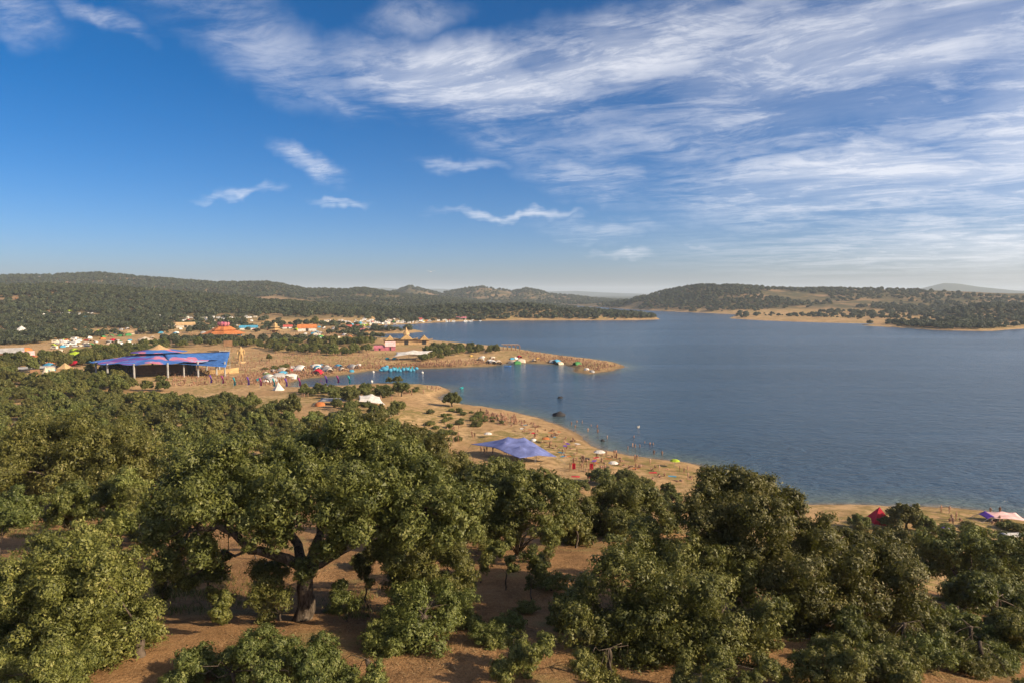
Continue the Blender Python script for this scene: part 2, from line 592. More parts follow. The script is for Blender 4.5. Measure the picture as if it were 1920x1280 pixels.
def height(x, y):
    sd = shore_sd(x, y)
    r = np.hypot(x, y)
    sd = sd + (fbm(x / 8, y / 8, 4, 13) * 5.0 + fbm(x / 30, y / 30, 3, 14) * 6.0) * np.exp(-np.abs(sd) / 12) * np.clip(r / 300, .3, 1) * (r < 900)
    # the hill the camera stands on
    de = y + .9 * np.maximum(0, x - 15) + .25 * np.maximum(0, -x - 60)
    wl = smooth(x, -58, -12)
    z = np.interp(de, *PL) * (1 - wl) + np.interp(de, *PR) * wl
    z = z + fbm(x / 9, y / 9, 4, 3) * 1.1 * np.clip(z / 10, .12, 1)
    z = z + fbm(x / 45, y / 45, 3, 9) * 2.4 * smooth(r, 180, 420) * smooth(sd, 10, 60)
    # ridges
    tx = x / np.maximum(y, 1.0)
    hz = np.zeros_like(x)
    nz = fbm(x / 260, y / 260, 5, 21)
    for D, wf, wb, us, zs in _r:
        s = (y - D) / np.where(y < D, wf, wb)
        zc = np.interp(tx, us, zs, left=zs[0] if us[0] < -.9 else 0, right=zs[-1] if us[-1] > .9 else 0)
        zc = np.maximum(zc, 0)
        p = np.exp(-s * s * 1.5) * zc * (1 + nz * .5 * np.clip(np.abs(s), 0, 1))
        hz = np.maximum(hz, p)
    hz = hz * (y > 50)
    ramp = smooth(sd, 0, 45) * .35 + smooth(sd, 10, 240) * .65
    ramp = np.where((r > 1000) & (r < 1420) & (tx < .25), smooth(sd, 0, 60), ramp)
    hz *= ramp
    hz = np.where(r > 600, hz, hz * smooth(r, 500, 700))
    land = np.minimum(z, .05 + np.maximum(sd, 0) * .30) + 1.3 * (1 - np.exp(-np.maximum(sd, 0) / 14)) + hz
    land = land + fbm(x / 6, y / 6, 3, 31) * .5 * smooth(sd, 0, 8) * (r < 400)
    water = -np.minimum(-sd * .07, 5)
    return np.where(sd > 0, land, water), sd, hz


fa = np.radians(np.arange(-46, 46.01, .17))
TH = np.concatenate([np.radians(np.linspace(-180, -48, 45)), fa, np.radians(np.linspace(48, 180, 45))])
RR = np.concatenate([[.01], np.geomspace(2, 60, 60)[:-1], np.geomspace(60, 1500, 230)[:-1], np.geomspace(1500, 22000, 90)])
TT, RG = np.meshgrid(TH, RR)
GX, GY = RG * np.sin(TT), RG * np.cos(TT)
GX[:, 0] = GX[:, -1]
GY[:, 0] = GY[:, -1]
GZ, GSD, GHZ = height(GX, GY)
NR, NC = GX.shape
idx = np.arange(NR * NC).reshape(NR, NC)
quads = np.stack([idx[:-1, :-1], idx[:-1, 1:], idx[1:, 1:], idx[1:, :-1]], -1).reshape(-1, 4)[:, ::-1]
dist = np.hypot(GX, GY)
a_red = smooth(GZ, 9, 17) * (dist < 300)
a_wet = smooth(GSD, 4, 0) * (dist < 700) * .8
a_grass = np.clip(smooth(fbm(GX / 22, GY / 22, 4, 51), -.04, .14) * smooth(GSD, 1.5, 9) * .8 + smooth(GSD, 6, 2) * smooth(GSD, 0, 2) * .5 * (dist > 380), 0, 1)
a_hill = np.clip(smooth(GHZ, 3, 12) + smooth(dist, 1700, 2400), 0, 1)
gme = mesh_np('ground', np.stack([GX, GY, GZ], -1).reshape(-1, 3), quads, [M['ground']], smooth_=True,
              attrs={'red': ('POINT', a_red.ravel()), 'wet': ('POINT', a_wet.ravel()), 'grass': ('POINT', a_grass.ravel()), 'hill': ('POINT', a_hill.ravel()), 'wooded': ('POINT', smooth(dist, 4300, 5600).ravel())})
ground = tag(link('ground', gme), 'dry sandy hillside and shore running back to wooded hills', 'ground', kind='structure')

# the lake: the part of the same net that lies over the bed
q2 = quads.reshape(NR - 1, NC - 1, 4)
keep = np.minimum.reduce([GSD[:-1, :-1], GSD[1:, :-1], GSD[:-1, 1:], GSD[1:, 1:]]) < 6
wq = q2[keep]
used = np.unique(wq)
remap = np.full(NR * NC, -1)
remap[used] = np.arange(len(used))
wv = np.stack([GX.ravel()[used], GY.ravel()[used], np.zeros(len(used))], -1)
sdw = -GSD.ravel()[used]
shal = np.where(sdw < 0, 1, np.exp(-sdw / 11.0)) * np.clip(1.5 - dist.ravel()[used] / 1400, .25, 1)
lake = tag(link('lake', mesh_np('lake', wv, remap[wq], [M['water']], smooth_=True, attrs={'shallow': ('POINT', shal)})),
           'rippled blue lake water', 'lake', kind='structure')


def gz(x, y):
    """height of the ground mesh at x, y (arrays)"""
    x, y = np.atleast_1d(np.asarray(x, float)), np.atleast_1d(np.asarray(y, float))
    a = np.interp(np.arctan2(x, y), TH, np.arange(NC))
    r = np.interp(np.hypot(x, y), RR, np.arange(NR))
    i, j = np.clip(r.astype(int), 0, NR - 2), np.clip(a.astype(int), 0, NC - 2)
    f, g = r - i, a - j
    return (GZ[i, j] * (1 - f) + GZ[i + 1, j] * f) * (1 - g) + (GZ[i, j + 1] * (1 - f) + GZ[i + 1, j + 1] * f) * g


def gsd(x, y):
    a = np.interp(np.arctan2(x, y), TH, np.arange(NC))
    r = np.interp(np.hypot(x, y), RR, np.arange(NR))
    return GSD[np.clip(np.round(r).astype(int), 0, NR - 1), np.clip(np.round(a).astype(int), 0, NC - 1)]


TS = np.geomspace(12, 14000, 2200)


def hit(px, py):
    """where the line of sight through a photo pixel meets the ground or the lake"""
    d = ray(px, py)
    d = d / d[1]
    zz_ = np.maximum(gz(d[0] * TS, TS), 0)
    below = np.nonzero(CAMZ + d[2] * TS < zz_)[0]
    if not len(below):
        return None
    i = below[0]
    lo, hi = TS[max(i - 1, 0)], TS[i]
    for _ in range(14):
        m = (lo + hi) / 2
        if CAMZ + d[2] * m < max(gz(d[0] * m, m)[0], 0):
            hi = m
        else:
            lo = m
    return Vector((d[0] * hi, hi, max(float(gz(d[0] * hi, hi)[0]), 0)))


def inpoly(px, py, poly):
    ins = np.zeros(np.shape(px), bool)
    n = len(poly)
    for i in range(n):
        ax, ay = poly[i]
        bx, by = poly[(i + 1) % n]
        if ay != by:
            ins ^= ((ay > py) != (by > py)) & (px < (bx - ax) * (py - ay) / (by - ay) + ax)
    return ins


def scatter_px(poly, n, rng=None):
    """n random ground spots seen inside a photo polygon"""
    rng = rng or RNG
    xs, ys = [p[0] for p in poly], [p[1] for p in poly]
    res = []
    while len(res) < n:
        p, q = rng.uniform(min(xs), max(xs)), rng.uniform(min(ys), max(ys))
        if inpoly(p, q, poly):
            h = hit(p, q)
            if h is not None:
                res.append(h)
    return res


def spaced(x, y, r, taken=None):
    """greedy poisson thinning; r per point"""
    cell, out_ = {}, []
    R_ = float(np.max(r))
    taken = taken or []
    for (tx_, ty_, tr_) in taken:
        cell.setdefault((int(tx_ // R_), int(ty_ // R_)), []).append((tx_, ty_, tr_))
    for i in range(len(x)):
        cx, cy = int(x[i] // R_), int(y[i] // R_)
        ok = True
        for a in (-1, 0, 1):
            for b in (-1, 0, 1):
                for (qx, qy, qr) in cell.get((cx + a, cy + b), ()):
                    if (qx - x[i]) ** 2 + (qy - y[i]) ** 2 < ((qr + r[i]) / 2) ** 2:
                        ok = False
                        break
                if not ok:
                    break
            if not ok:
                break
        if ok:
            cell.setdefault((cx, cy), []).append((x[i], y[i], r[i]))
            out_.append(i)
    return np.array(out_, int)

# ------------------------------------------------------------------ trees
def unit(v):
    return v / (np.linalg.norm(v, axis=-1, keepdims=True) + 1e-9)


def leaves(clumps, n, L, rng, wratio=.6, flat=.85, fill=.10, sprigs=26, spread=.17, sub=0):
    """leaf-sized faces gathered in sprigs over the clumps of a crown: verts, tris, tone"""
    C = np.array(clumps, float)
    if sub:                                  # break each clump into lobes of its own
        d = unit(rng.normal(size=(len(C), sub, 3)) + (0, 0, .2))
        q = C[:, None, :3] + d * C[:, None, 3:4] * rng.uniform(.40, .78, (len(C), sub, 1))
        r = C[:, None, 3:4] * rng.uniform(.36, .58, (len(C), sub, 1))
        C = np.concatenate([np.concatenate([q, r], -1).reshape(-1, 4), C * (1, 1, 1, .5)])
    wgt = C[:, 3] ** 2
    k = rng.choice(len(C), n, p=wgt / wgt.sum())
    sd_ = unit(rng.normal(size=(len(C), sprigs, 3)) + (0, 0, .25))
    sr = rng.uniform(.6, 1.0, (len(C), sprigs, 1))
    S = C[:, None, :3] + sd_ * sr * C[:, None, 3:4] * (1, 1, flat)
    st = rng.uniform(0, 1, (len(C), sprigs))
    ct = rng.uniform(0, 1, len(C))
    j = rng.integers(0, sprigs, n)
    off = rng.normal(size=(n, 3)) * (C[k, 3:4] * spread) * (1, 1, .8)
    pos = S[k, j] + off
    nf = int(n * fill)
    pos[:nf] = C[k[:nf], :3] + rng.normal(size=(nf, 3)) * C[k[:nf], 3:4] * .38
    outw = unit(pos - C[k, :3])
    nrm = unit(outw * .85 + unit(off) * .45 + rng.normal(size=(n, 3)) * .28 + (0, 0, .08))
    a = unit(np.cross(nrm, rng.normal(size=(n, 3))))
    b = np.cross(nrm, a)
    ln = L * rng.uniform(.65, 1.35, (n, 1))
    ln[:nf] *= 1.6
    wd = ln * wratio
    v_ = np.stack([pos - a * ln * .5 + b * wd * .5, pos - a * ln * .42 - b * wd * .5, pos + a * ln * .55 + b * wd * rng.uniform(-.4, .4, (n, 1))], 1)
    tone = np.clip(ct[k] * .22 + st[k, j] * .3 + rng.uniform(0, 1, n) * .52 - .02, 0, 1)
    return v_.reshape(-1, 3), np.arange(n * 3).reshape(n, 3), tone


def limb(mb, a, b, r0, r1, rng, n=5, sag=.0, sides=6, wob=.07):
    a, b = np.array(a, float), np.array(b, float)
    L_ = np.linalg.norm(b - a)
    pts, rad = [], []
    for i in range(n + 1):
        t = i / n
        p = a + (b - a) * t + np.array([0, 0, sag * L_ * math.sin(math.pi * t)])
        if 0 < i < n:
            p = p + rng.normal(size=3) * L_ * wob * .5
        pts.append(p)
        rad.append(r0 + (r1 - r0) * t)
    mb.tube(pts, rad, sides)
    return pts


def dome(R_, H, base, rng, nclump, rc):
    """clump centres over a spreading oak crown, base = underside height"""
    res = []
    tries = 0
    while len(res) < nclump and tries < 4000:
        tries += 1
        d = unit(rng.normal(size=3))
        d[2] = abs(d[2]) * 1.0 - .12
        q = rng.uniform(.55, 1.0)
        p = np.array([d[0] * (R_ - rc) * q, d[1] * (R_ - rc) * q, base + rc * .8 + max(d[2], 0) * (H - base - rc * 1.7) * q])
        r = rc * rng.uniform(.75, 1.25)
        if all(np.linalg.norm((p - np.array(o[:3])) * (1, 1, 1.2)) > rc * .72 for o in res):
            res.append((*p, r))
    return res


def oak_variant(name, seed, R_, H, nleaf, L, trunk_h, rtrunk, nclump, rc, leafmat, lean=.15, nb=None, **kw):
    """one oak at the origin: (trunk mesh, crown mesh)"""
    rng = np.random.default_rng(seed)
    cl = dome(R_, H, trunk_h, rng, nclump, rc)
    v_, f_, t_ = leaves(cl, nleaf, L, rng, **kw)
    crown = mesh_np(name + '_crown', v_, f_, [leafmat], attrs={'tone': ('FACE', t_)})
    mb = MB()
    fork = np.array([rng.normal() * lean * R_ * .3, rng.normal() * lean * R_ * .3, trunk_h * rng.uniform(.75, .95)])
    limb(mb, (0, 0, -.5), fork, rtrunk * 1.25, rtrunk * .8, rng, 5, sides=8)
    for c in cl[:nb or len(cl)]:
        limb(mb, fork, np.array(c[:3]), rtrunk * rng.uniform(.3, .5), rtrunk * .08, rng, 4, sag=.05, sides=5)
    return mb.mesh(name + '_trunk', M['bark'], True), crown


TREES = []


def plant(name, var, loc, s, rz, label, group=None, cat='tree', sz=1.0):
    o = empty(name, loc, rz)
    o.scale = (s, s, s * sz)
    link('trunk', var[0], o)
    link('crown', var[1], o)
    tag(o, label, cat, group)
    TREES.append((loc[0], loc[1], 0))
    return o


def hero(name, d0, base, clumps, limbs, nleaf, L, label, seed, rt=.45, lm='oak', fork=None, group=None, back=.75, dshift=0, **kw):
    """an individual oak whose clumps and limbs are read off the photo: clump = (px, py, radius px, depth offset m)"""
    rng = np.random.default_rng(seed)
    bd = ray(*base)
    b0 = np.array([bd[0] / bd[1] * d0, d0, 0.])
    b0[2] = gz(b0[0], b0[1])[0]

    def at(px, py, d):
        q = ray(px, py)
        return np.array([q[0] / q[1] * d, d, CAMZ + q[2] / q[1] * d]) - b0
    cl = []
    for c in clumps:
        dd = d0 + (c[3] if len(c) > 3 else rng.uniform(-2.2, 2.2))
        p = at(c[0], c[1], dd)
        r = c[2] / F * dd
        cl.append((*p, r))
        if rng.random() < back:
            cl.append((p[0] + rng.normal() * .5, p[1] + r * 1.5, p[2] - r * .12, r * .95))
    kw.setdefault('sub', 7)
    kw['sprigs'] = 20
    v_, f_, t_ = leaves(cl, int(nleaf * 1.8), L * .78, rng, **kw)
    root = empty(name, b0)
    mb = MB()
    fk = at(fork[0], fork[1], fork[2] + dshift) if fork is not None else np.array([0, 0, max(1.2, min(c[2] for c in cl) * .6)])
    limb(mb, (0, 0, -.6), fk, rt * 1.25, rt * .85, rng, 6, sides=9, wob=.06)
    ends = [fk]
    for ps in limbs:
        pts = [fk] + [at(q[0], q[1], q[2] + dshift) for q in ps]
        rs = np.linspace(rt * .72, rt * .30, len(pts))
        fine, fr = [], []
        for i in range(len(pts) - 1):
            for t in np.linspace(0, 1, 4)[:-1]:
                fine.append(pts[i] * (1 - t) + pts[i + 1] * t + rng.normal(size=3) * .05)
                fr.append(rs[i] * (1 - t) + rs[i + 1] * t)
        fine.append(pts[-1])
        fr.append(rs[-1])
        mb.tube(fine, fr, 8)
        ends += pts[1:]
    for c in cl:
        c3 = np.array(c[:3])
        e = min(ends, key=lambda q: np.linalg.norm(q - c3))
        limb(mb, e, c3, rt * .2, rt * .04, rng, 4, sag=.06, sides=5, wob=.1)
    link('trunk', mb.mesh('trunk', M['bark'], True), root)
    link('crown', mesh_np('crown', v_, f_, [M[lm]], attrs={'tone': ('FACE', t_)}), root)
    tag(root, label, 'tree', group)
    TREES.append((b0[0], b0[1], 0))
    return root


NEAR_GROUP = 'oaks on the slope in front'
# the big forked oak in the centre
hero('holm_oak', 30.2, (565, 1210),
     [(345, 900, 74), (302, 965, 52), (325, 1045, 52, -1), (300, 1010, 40), (395, 960, 78, -2), (420, 880, 66), (380, 1030, 48, -1.5), (345, 1090, 34),
      (495, 895, 66), (470, 985, 58, -2), (560, 848, 52, 2), (545, 935, 66, -2), (640, 822, 52, 2.5), (690, 838, 50, 3), (620, 890, 72), (600, 965, 62, -2.5),
      (530, 1000, 42, -2), (680, 930, 74, -2), (745, 868, 62, 2), (800, 905, 60), (845, 950, 50), (870, 985, 34), (770, 965, 66, -2), (700, 1000, 54, -2),
      (640, 1005, 40, -2.5), (735, 1025, 44), (815, 1000, 46), (610, 1030, 32, -1.5), (575, 1075, 26, -1.2), (650, 955, 60, 2), (455, 930, 60, 2), (720, 920, 60, 3)],
     [[(520, 1040, 31.6), (470, 1028, 31), (425, 990, 30.5), (370, 990, 30)], [(640, 1030, 31.6), (668, 1012, 31.5), (730, 985, 31), (790, 950, 31)],
      [(600, 1000, 33.5), (610, 930, 34.5)], [(545, 1000, 34), (480, 930, 34.5)]],
     125000, .155, 'large spreading oak with a thick forked trunk on bare red earth', 101, .37, fork=(578, 1066, 32), dshift=-1.8, sprigs=30)
# the wide oak on the right
hero('holm_oak', 30.5, (1500, 1235),
     [(1330, 925, 50, 2), (1385, 905, 52, 2), (1430, 925, 46, 2), (1300, 975, 52), (1360, 985, 66), (1440, 990, 70), (1520, 1010, 60, 1), (1480, 950, 36, 3),
      (1580, 1000, 40, 2), (1640, 1030, 46, 2), (1560, 1055, 70, -1), (1650, 1075, 72), (1710, 1110, 58), (1745, 1155, 40), (1600, 1130, 64, -2), (1690, 1170, 56, -1),
      (1740, 1200, 36), (1480, 1075, 70, -2), (1410, 1060, 60), (1520, 1140, 60, -2), (1655, 1225, 46, -2), (1720, 1230, 34), (1330, 1060, 50)],
     [[(1520, 1185, 30.2), (1560, 1165, 30), (1620, 1120, 30)], [(1480, 1140, 30.5), (1400, 1050, 31)], [(1540, 1100, 31), (1560, 1030, 31)]],
     120000, .14, 'wide grey-green oak on the right, its crown cutting into the water', 102, .42, fork=(1480, 1195, 30.3), sprigs=30)
hero('holm_oak', 27, (1270, 1290),
     [(1150, 1070, 60), (1110, 1120, 56), (1080, 1170, 44), (1200, 1040, 50, 2), (1270, 1045, 58, 2), (1340, 1060, 56, 2), (1215, 1120, 72, -1), (1310, 1125, 78, -1),
      (1395, 1105, 60), (1440, 1150, 50), (1160, 1190, 66, -1), (1250, 1200, 74, -2), (1350, 1205, 80, -2), (1430, 1215, 56, -1), (1110, 1235, 52), (1200, 1255, 50, -2),
      (1300, 1265, 56, -2.5), (1400, 1270, 56, -2)],
     [[(1230, 1200, 27)], [(1320, 1190, 27)]], 90000, .125, 'rounded silvery oak in front of the wide oak, bottom right of centre', 103, .32, sprigs=30)
# left: dark wide oak farther back, small oak in front
hero('holm_oak', 62, (165, 985),
     [(30, 830, 50), (90, 815, 46, 3), (150, 808, 44, 3), (210, 820, 46, 2), (265, 838, 42), (20, 880, 52), (80, 870, 56), (145, 862, 56), (210, 872, 52), (270, 880, 38),
      (50, 920, 40), (110, 905, 44, -2), (175, 905, 40, -2), (235, 905, 34), (-30, 850, 60), (-40, 910, 50), (25, 940, 30), (305, 855, 26)],
     [[(150, 925, 62), (90, 890, 62)], [(190, 915, 62), (230, 880, 62)]], 62000, .24,
     'broad dark oak at the left edge with a leaning pale trunk', 104, .5, fork=(178, 945, 62), sprigs=30)
hero('holm_oak', 24.5, (262, 1290),
     [(95, 1030, 50, 1), (150, 1020, 42, 1), (40, 1075, 52), (110, 1090, 64, -1), (185, 1065, 46), (20, 1140, 60), (90, 1165, 70, -1.5), (170, 1130, 62, -1), (225, 1110, 42),
      (240, 1165, 46), (200, 1205, 60, -1), (120, 1235, 66, -2), (40, 1225, 64, -1), (255, 1215, 40), (-20, 1110, 60), (-20, 1190, 60), (215, 1250, 38)],
     [[(180, 1180, 24.5)]], 80000, .115, 'leafy small oak filling the lower left corner', 105, .2, sprigs=34)
# two stacked small oaks right of the forked oak
hero('holm_oak', 31, (860, 1165), [(800, 1030, 40), (750, 1050, 40), (850, 1050, 42), (790, 1080, 46, -1), (860, 1100, 36), (735, 1090, 30), (830, 1010, 32, 1)],
     [], 26000, .12, 'dark young oak between the forked oak and the thin saplings', 106, .11)
hero('holm_oak', 26.5, (795, 1290), [(740, 1175, 40), (790, 1140, 46, 1), (850, 1135, 44, 1), (880, 1175, 32), (735, 1225, 44), (800, 1195, 54, -1), (860, 1215, 40), (770, 1250, 46, -1), (830, 1255, 36), (715, 1265, 30)],
     [], 42000, .105, 'bushy young oak at the bottom edge below the dark young oak', 107, .12)
# oaks closing the clearing behind
hero('holm_oak', 43, (968, 1120), [(905, 898, 38), (960, 902, 40), (1020, 908, 36), (930, 940, 46), (990, 935, 52, -1), (1040, 930, 38), (915, 985, 34), (965, 990, 42, -1), (1025, 985, 40), (1062, 928, 28)],
     [[(970, 1050, 43)]], 42000, .17, 'upright round oak above the clearing, left of the silvery oak', 108, .26, fork=(970, 1040, 43))
hero('holm_oak', 52, (1130, 1060), [(1085, 950, 34), (1130, 925, 38, 2), (1180, 935, 40, 1), (1225, 945, 34, 2), (1100, 990, 40), (1160, 985, 46, -1), (1215, 990, 44), (1120, 1020, 30), (1255, 985, 30)],
     [], 40000, .19, 'low dense oak in front of the sandy shore', 109, .3)
hero('holm_oak', 48, (850, 1075), [(830, 885, 40), (870, 905, 40), (890, 950, 40), (850, 950, 44), (880, 1000, 30)],
     [], 26000, .18, 'narrow oak partly hidden behind the forked oak on its right', 110, .22)
hero('holm_oak', 58, (770, 1000), [(610, 815, 34, 3), (690, 800, 34, 3), (760, 830, 40), (820, 850, 36), (740, 870, 40), (700, 850, 40), (560, 830, 30, 2)],
     [], 30000, .22, 'oak whose top shows above the crown of the forked oak', 111, .3)
hero('holm_oak', 46, (225, 1050), [(235, 900, 34), (215, 935, 34), (255, 945, 34), (240, 975, 30), (205, 965, 26), (265, 910, 24)], [], 26000, .17,
     'yellowish young tree beside the broad dark oak', 112, .1, lm='bright', fork=(225, 1010, 46))
hero('holm_oak', 44, (135, 1000), [(110, 935, 30), (145, 930, 34), (165, 955, 28), (130, 965, 32), (100, 965, 24)], [], 18000, .15, 'round bush-like oak under the broad dark oak', 113, .1)
hero('holm_oak', 38, (-5, 1010), [(10, 945, 30), (0, 975, 34), (20, 975, 24)], [], 14000, .14, 'round shrub cut by the left edge of the view', 114, .1, lm='bright')
hero('holm_oak', 30, (525, 1180), [(490, 1080, 30), (525, 1070, 26), (500, 1115, 34, -1), (475, 1120, 24), (530, 1125, 22), (500, 1160, 22)], [], 8500, .105,
     'thin dark young tree standing against the forked trunk', 115, .06, fork=(525, 1150, 30))
# bottom edge bushes
hero('oak_shrub', 21, (440, 1370), [(345, 1245, 36), (395, 1235, 38), (450, 1232, 42), (510, 1238, 40), (560, 1245, 40), (610, 1262, 34), (420, 1280, 50), (520, 1285, 50), (330, 1285, 36), (600, 1295, 40), (370, 1262, 36), (425, 1252, 36), (480, 1258, 38), (540, 1258, 38), (585, 1272, 36), (640, 1280, 30)],
     [], 80000, .085, 'pale yellow-green shrub tops along the bottom edge below the forked oak', 116, .08, lm='bright')
hero('oak_shrub', 20, (90, 1390), [(20, 1262, 40), (80, 1258, 42), (150, 1262, 40), (-30, 1270, 40), (60, 1300, 50), (140, 1305, 40)], [], 34000, .08,
     'pale shrub in the bottom left corner', 117, .08, lm='bright')
hero('oak_shrub', 24, (970, 1310), [(930, 1215, 26), (965, 1235, 32), (1010, 1225, 28), (990, 1265, 34), (935, 1265, 32), (1030, 1265, 22)], [], 18000, .085,
     'thin grey-green shrub at the bottom centre', 118, .06, fill=.05)
hero('oak_shrub', 23, (1560, 1370), [(1450, 1262, 34), (1520, 1255, 38), (1590, 1240, 42), (1640, 1250, 36), (1560, 1285, 50), (1690, 1275, 30), (1480, 1290, 40)], [], 40000, .085,
     'fresh green shrub under the wide oak at the bottom edge', 119, .08, lm='bright')
hero('oak_shrub', 25, (1830, 1340), [(1790, 1255, 32), (1840, 1240, 36), (1880, 1260, 34), (1830, 1280, 40), (1910, 1285, 30)], [], 26000, .09,
     'shrub in the bottom right corner', 120, .08)
hero('oak_shrub', 21, (1310, 1380), [(1290, 1272, 32), (1350, 1265, 36), (1400, 1278, 30), (1330, 1300, 44)], [], 22000, .08, 'bright shrub top under the silvery oak', 121, .07, lm='bright')
for n_, (d0, bp, cls, lf, L_, lab, lm_) in enumerate([
        (27, (1590, 1290), [(1540, 1195, 34), (1600, 1185, 38), (1650, 1205, 34), (1580, 1232, 40), (1510, 1232, 32), (1640, 1245, 32)], 26000, .115, 'bushy oak shrub below the trunk of the wide oak', 'oak'),
        (28, (1815, 1300), [(1770, 1235, 28), (1810, 1222, 34), (1850, 1240, 30), (1800, 1260, 34)], 16000, .11, 'low oak shrub left of the corner shrub on the right', 'oak'),
        (23.5, (1140, 1360), [(1100, 1262, 30), (1150, 1255, 36), (1200, 1268, 34), (1150, 1290, 40)], 18000, .09, 'low shrub at the bottom edge under the left side of the silvery oak', 'oak'),
        (25.5, (1690, 1310), [(1640, 1240, 36), (1700, 1225, 40), (1750, 1245, 34), (1690, 1268, 44), (1620, 1275, 34)], 24000, .10, 'leafy shrub below the right end of the wide oak', 'bright'),
        (30, (1890, 1290), [(1860, 1195, 34), (1910, 1190, 38), (1880, 1225, 40), (1930, 1230, 36)], 20000, .12, 'dark shrub at the right edge above the corner shrub', 'oak'),
        (22, (690, 1370), [(660, 1275, 26), (700, 1268, 28), (690, 1295, 34)], 12000, .085, 'small shrub top at the bottom edge right of the pale shrubs', 'oak'),
        (32, (1790, 1235), [(1770, 1175, 26), (1800, 1160, 30), (1825, 1180, 28), (1795, 1200, 30)], 14000, .12, 'bushy young oak between the wide oak and the right edge', 'bright'),
        (45, (330, 1010), [(320, 930, 24), (345, 945, 22), (330, 965, 22)], 9000, .16, 'young oak behind the left side of the forked oak', 'bright'),
        (47, (1080, 1075), [(1060, 985, 26), (1090, 1000, 28), (1075, 1030, 28)], 12000, .16, 'young oak at the back of the clearing', 'oak')]):
    hero('oak_shrub', d0, bp, cls, [], lf, L_, lab, 140 + n_, .08, lm=lm_)
# right edge oaks
hero('holm_oak', 54, (1800, 1160), [(1770, 1030, 36), (1820, 1025, 36, 1), (1870, 1030, 40, 1), (1920, 1035, 40), (1790, 1075, 42), (1850, 1080, 46, -1), (1910, 1085, 44), (1820, 1115, 40), (1890, 1125, 40)],
     [], 40000, .2, 'dark oak at the right edge below the purple tent', 122, .3)
hero('holm_oak', 36, (1860, 1220), [(1800, 1130, 36), (1850, 1120, 38), (1900, 1130, 40), (1830, 1165, 40), (1890, 1170, 44), (1940, 1150, 40), (1780, 1165, 28)],
     [], 34000, .16, 'shaded oak at the right edge nearer than the dark one', 123, .2)
hero('holm_oak', 66, (1690, 1050), [(1665, 1012, 26), (1700, 1020, 30), (1735, 1030, 28), (1690, 1040, 34), (1645, 1040, 28)], [], 22000, .22,
     'oak behind the wide oak, just left of the purple tent', 124, .25)

# saplings with bare thin stems
SAP = [(385, 1105, 1030, 34, 'sapling with a pale crooked stem under the left limb of the forked oak'),
       (690, 1130, 1040, 32, 'sapling with a bare stem right of the forked trunk'),
       (905, 1130, 1010, 37, 'leftmost of three thin saplings in the clearing'), (948, 1150, 1015, 35, 'middle one of three thin saplings, its stem leaning'),
       (1000, 1182, 1040, 32, 'rightmost of three thin saplings, with a dark crown'), (1760, 1255, 1160, 30, 'thin sapling under the right end of the wide oak'),
       (480, 1030, 950, 42, 'sapling far back under the forked oak'), (1090, 1275, 1190, 25, 'twin-stemmed leafless-looking sapling left of the silvery oak'),
       (265, 1000, 915, 44, 'slim sapling left of the forked oak'), (300, 1150, 1060, 31, 'sapling in the gap between the corner oak and the forked oak'),
       (415, 1195, 1110, 29, 'small sapling in the open earth left of the forked trunk'), (650, 1190, 1100, 29.5, 'slender sapling in front of the forked trunk on its right'),
       (1030, 1100, 1000, 39, 'sapling beside the round oak above the clearing'), (920, 1075, 975, 43, 'thin sapling at the back of the clearing'), (345, 1075, 985, 38, 'sapling hidden under the left end of the forked oak'),
       (1045, 1215, 1130, 29, 'sapling at the edge of the silvery oak on the clearing side')]
for i, (px, pb, pt, d0, lab) in enumerate(SAP):
    cw = 18 + (i % 3) * 5
    cls = [(px + random.uniform(-1, 1) * cw * .7, pt + k * 17, cw * random.uniform(.6, 1)) for k in range(4 if i != 7 else 1)]
    hero('young_oak', d0, (px, pb), cls, [], 5200 if i != 7 else 900, .105, lab, 200 + i, .045, fork=(px + random.uniform(-6, 6), pt + 62, d0), back=.3, fill=.04)

# ------------------------------------------------------------------ the woods: shared oak meshes
MIDV = [oak_variant('oak', 300 + i, (4.6, 4.2, 5.2, 3.6, 4.8, 4.4)[i], (6.6, 7.4, 6.0, 7.0, 5.4, 6.6)[i], 13000, .36, (1.5, 1.9, 1.2, 1.8, 1.0, 1.4)[i], .26, (26, 22, 32, 18, 24, 30)[i], (1.35, 1.45, 1.25, 1.3, 1.5, 1.1)[i],
                    M['bright' if i in (1, 5) else 'oak'], sprigs=18, sub=4) for i in range(6)]
FARV = [oak_variant('far_oak', 320 + i, 4.6, 6.4, 1500, .95, 1.3, .26, 15, 1.6, M['far'], sprigs=10, nb=4) for i in range(5)]
BUSHV = [oak_variant('bush', 340 + i, 1.6, 1.7, 2200, .22, .12, .05, 11, .6, M['oak'], sprigs=12, nb=6) for i in range(3)]

BUSHN = [oak_variant('bush', 360 + i, 1.5, 1.6, 9000, .085, .12, .05, 13, .55, M['oak' if i else 'bright'], sprigs=14, nb=8, sub=4) for i in range(3)]
LOWSTOP = []       # (photo polygon) kept clear of trees


def to_world(poly):
    r_ = []
    for p in poly:
        h = hit(*p)
        r_.append((h.x, h.y))
    return r_


def wood(poly, r, n, taken, rng):
    xs, ys = [p[0] for p in poly], [p[1] for p in poly]
    x, y = rng.uniform(min(xs), max(xs), n), rng.uniform(min(ys), max(ys), n)
    k = inpoly(x, y, poly)
    x, y = x[k], y[k]
    k = gsd(x, y) > 3
    x, y = x[k], y[k]
    rr = r * rng.uniform(.75, 1.25, len(x))
    k = spaced(x, y, rr, taken)
    return x[k], y[k], rr[k]


WR = np.random.default_rng(77)
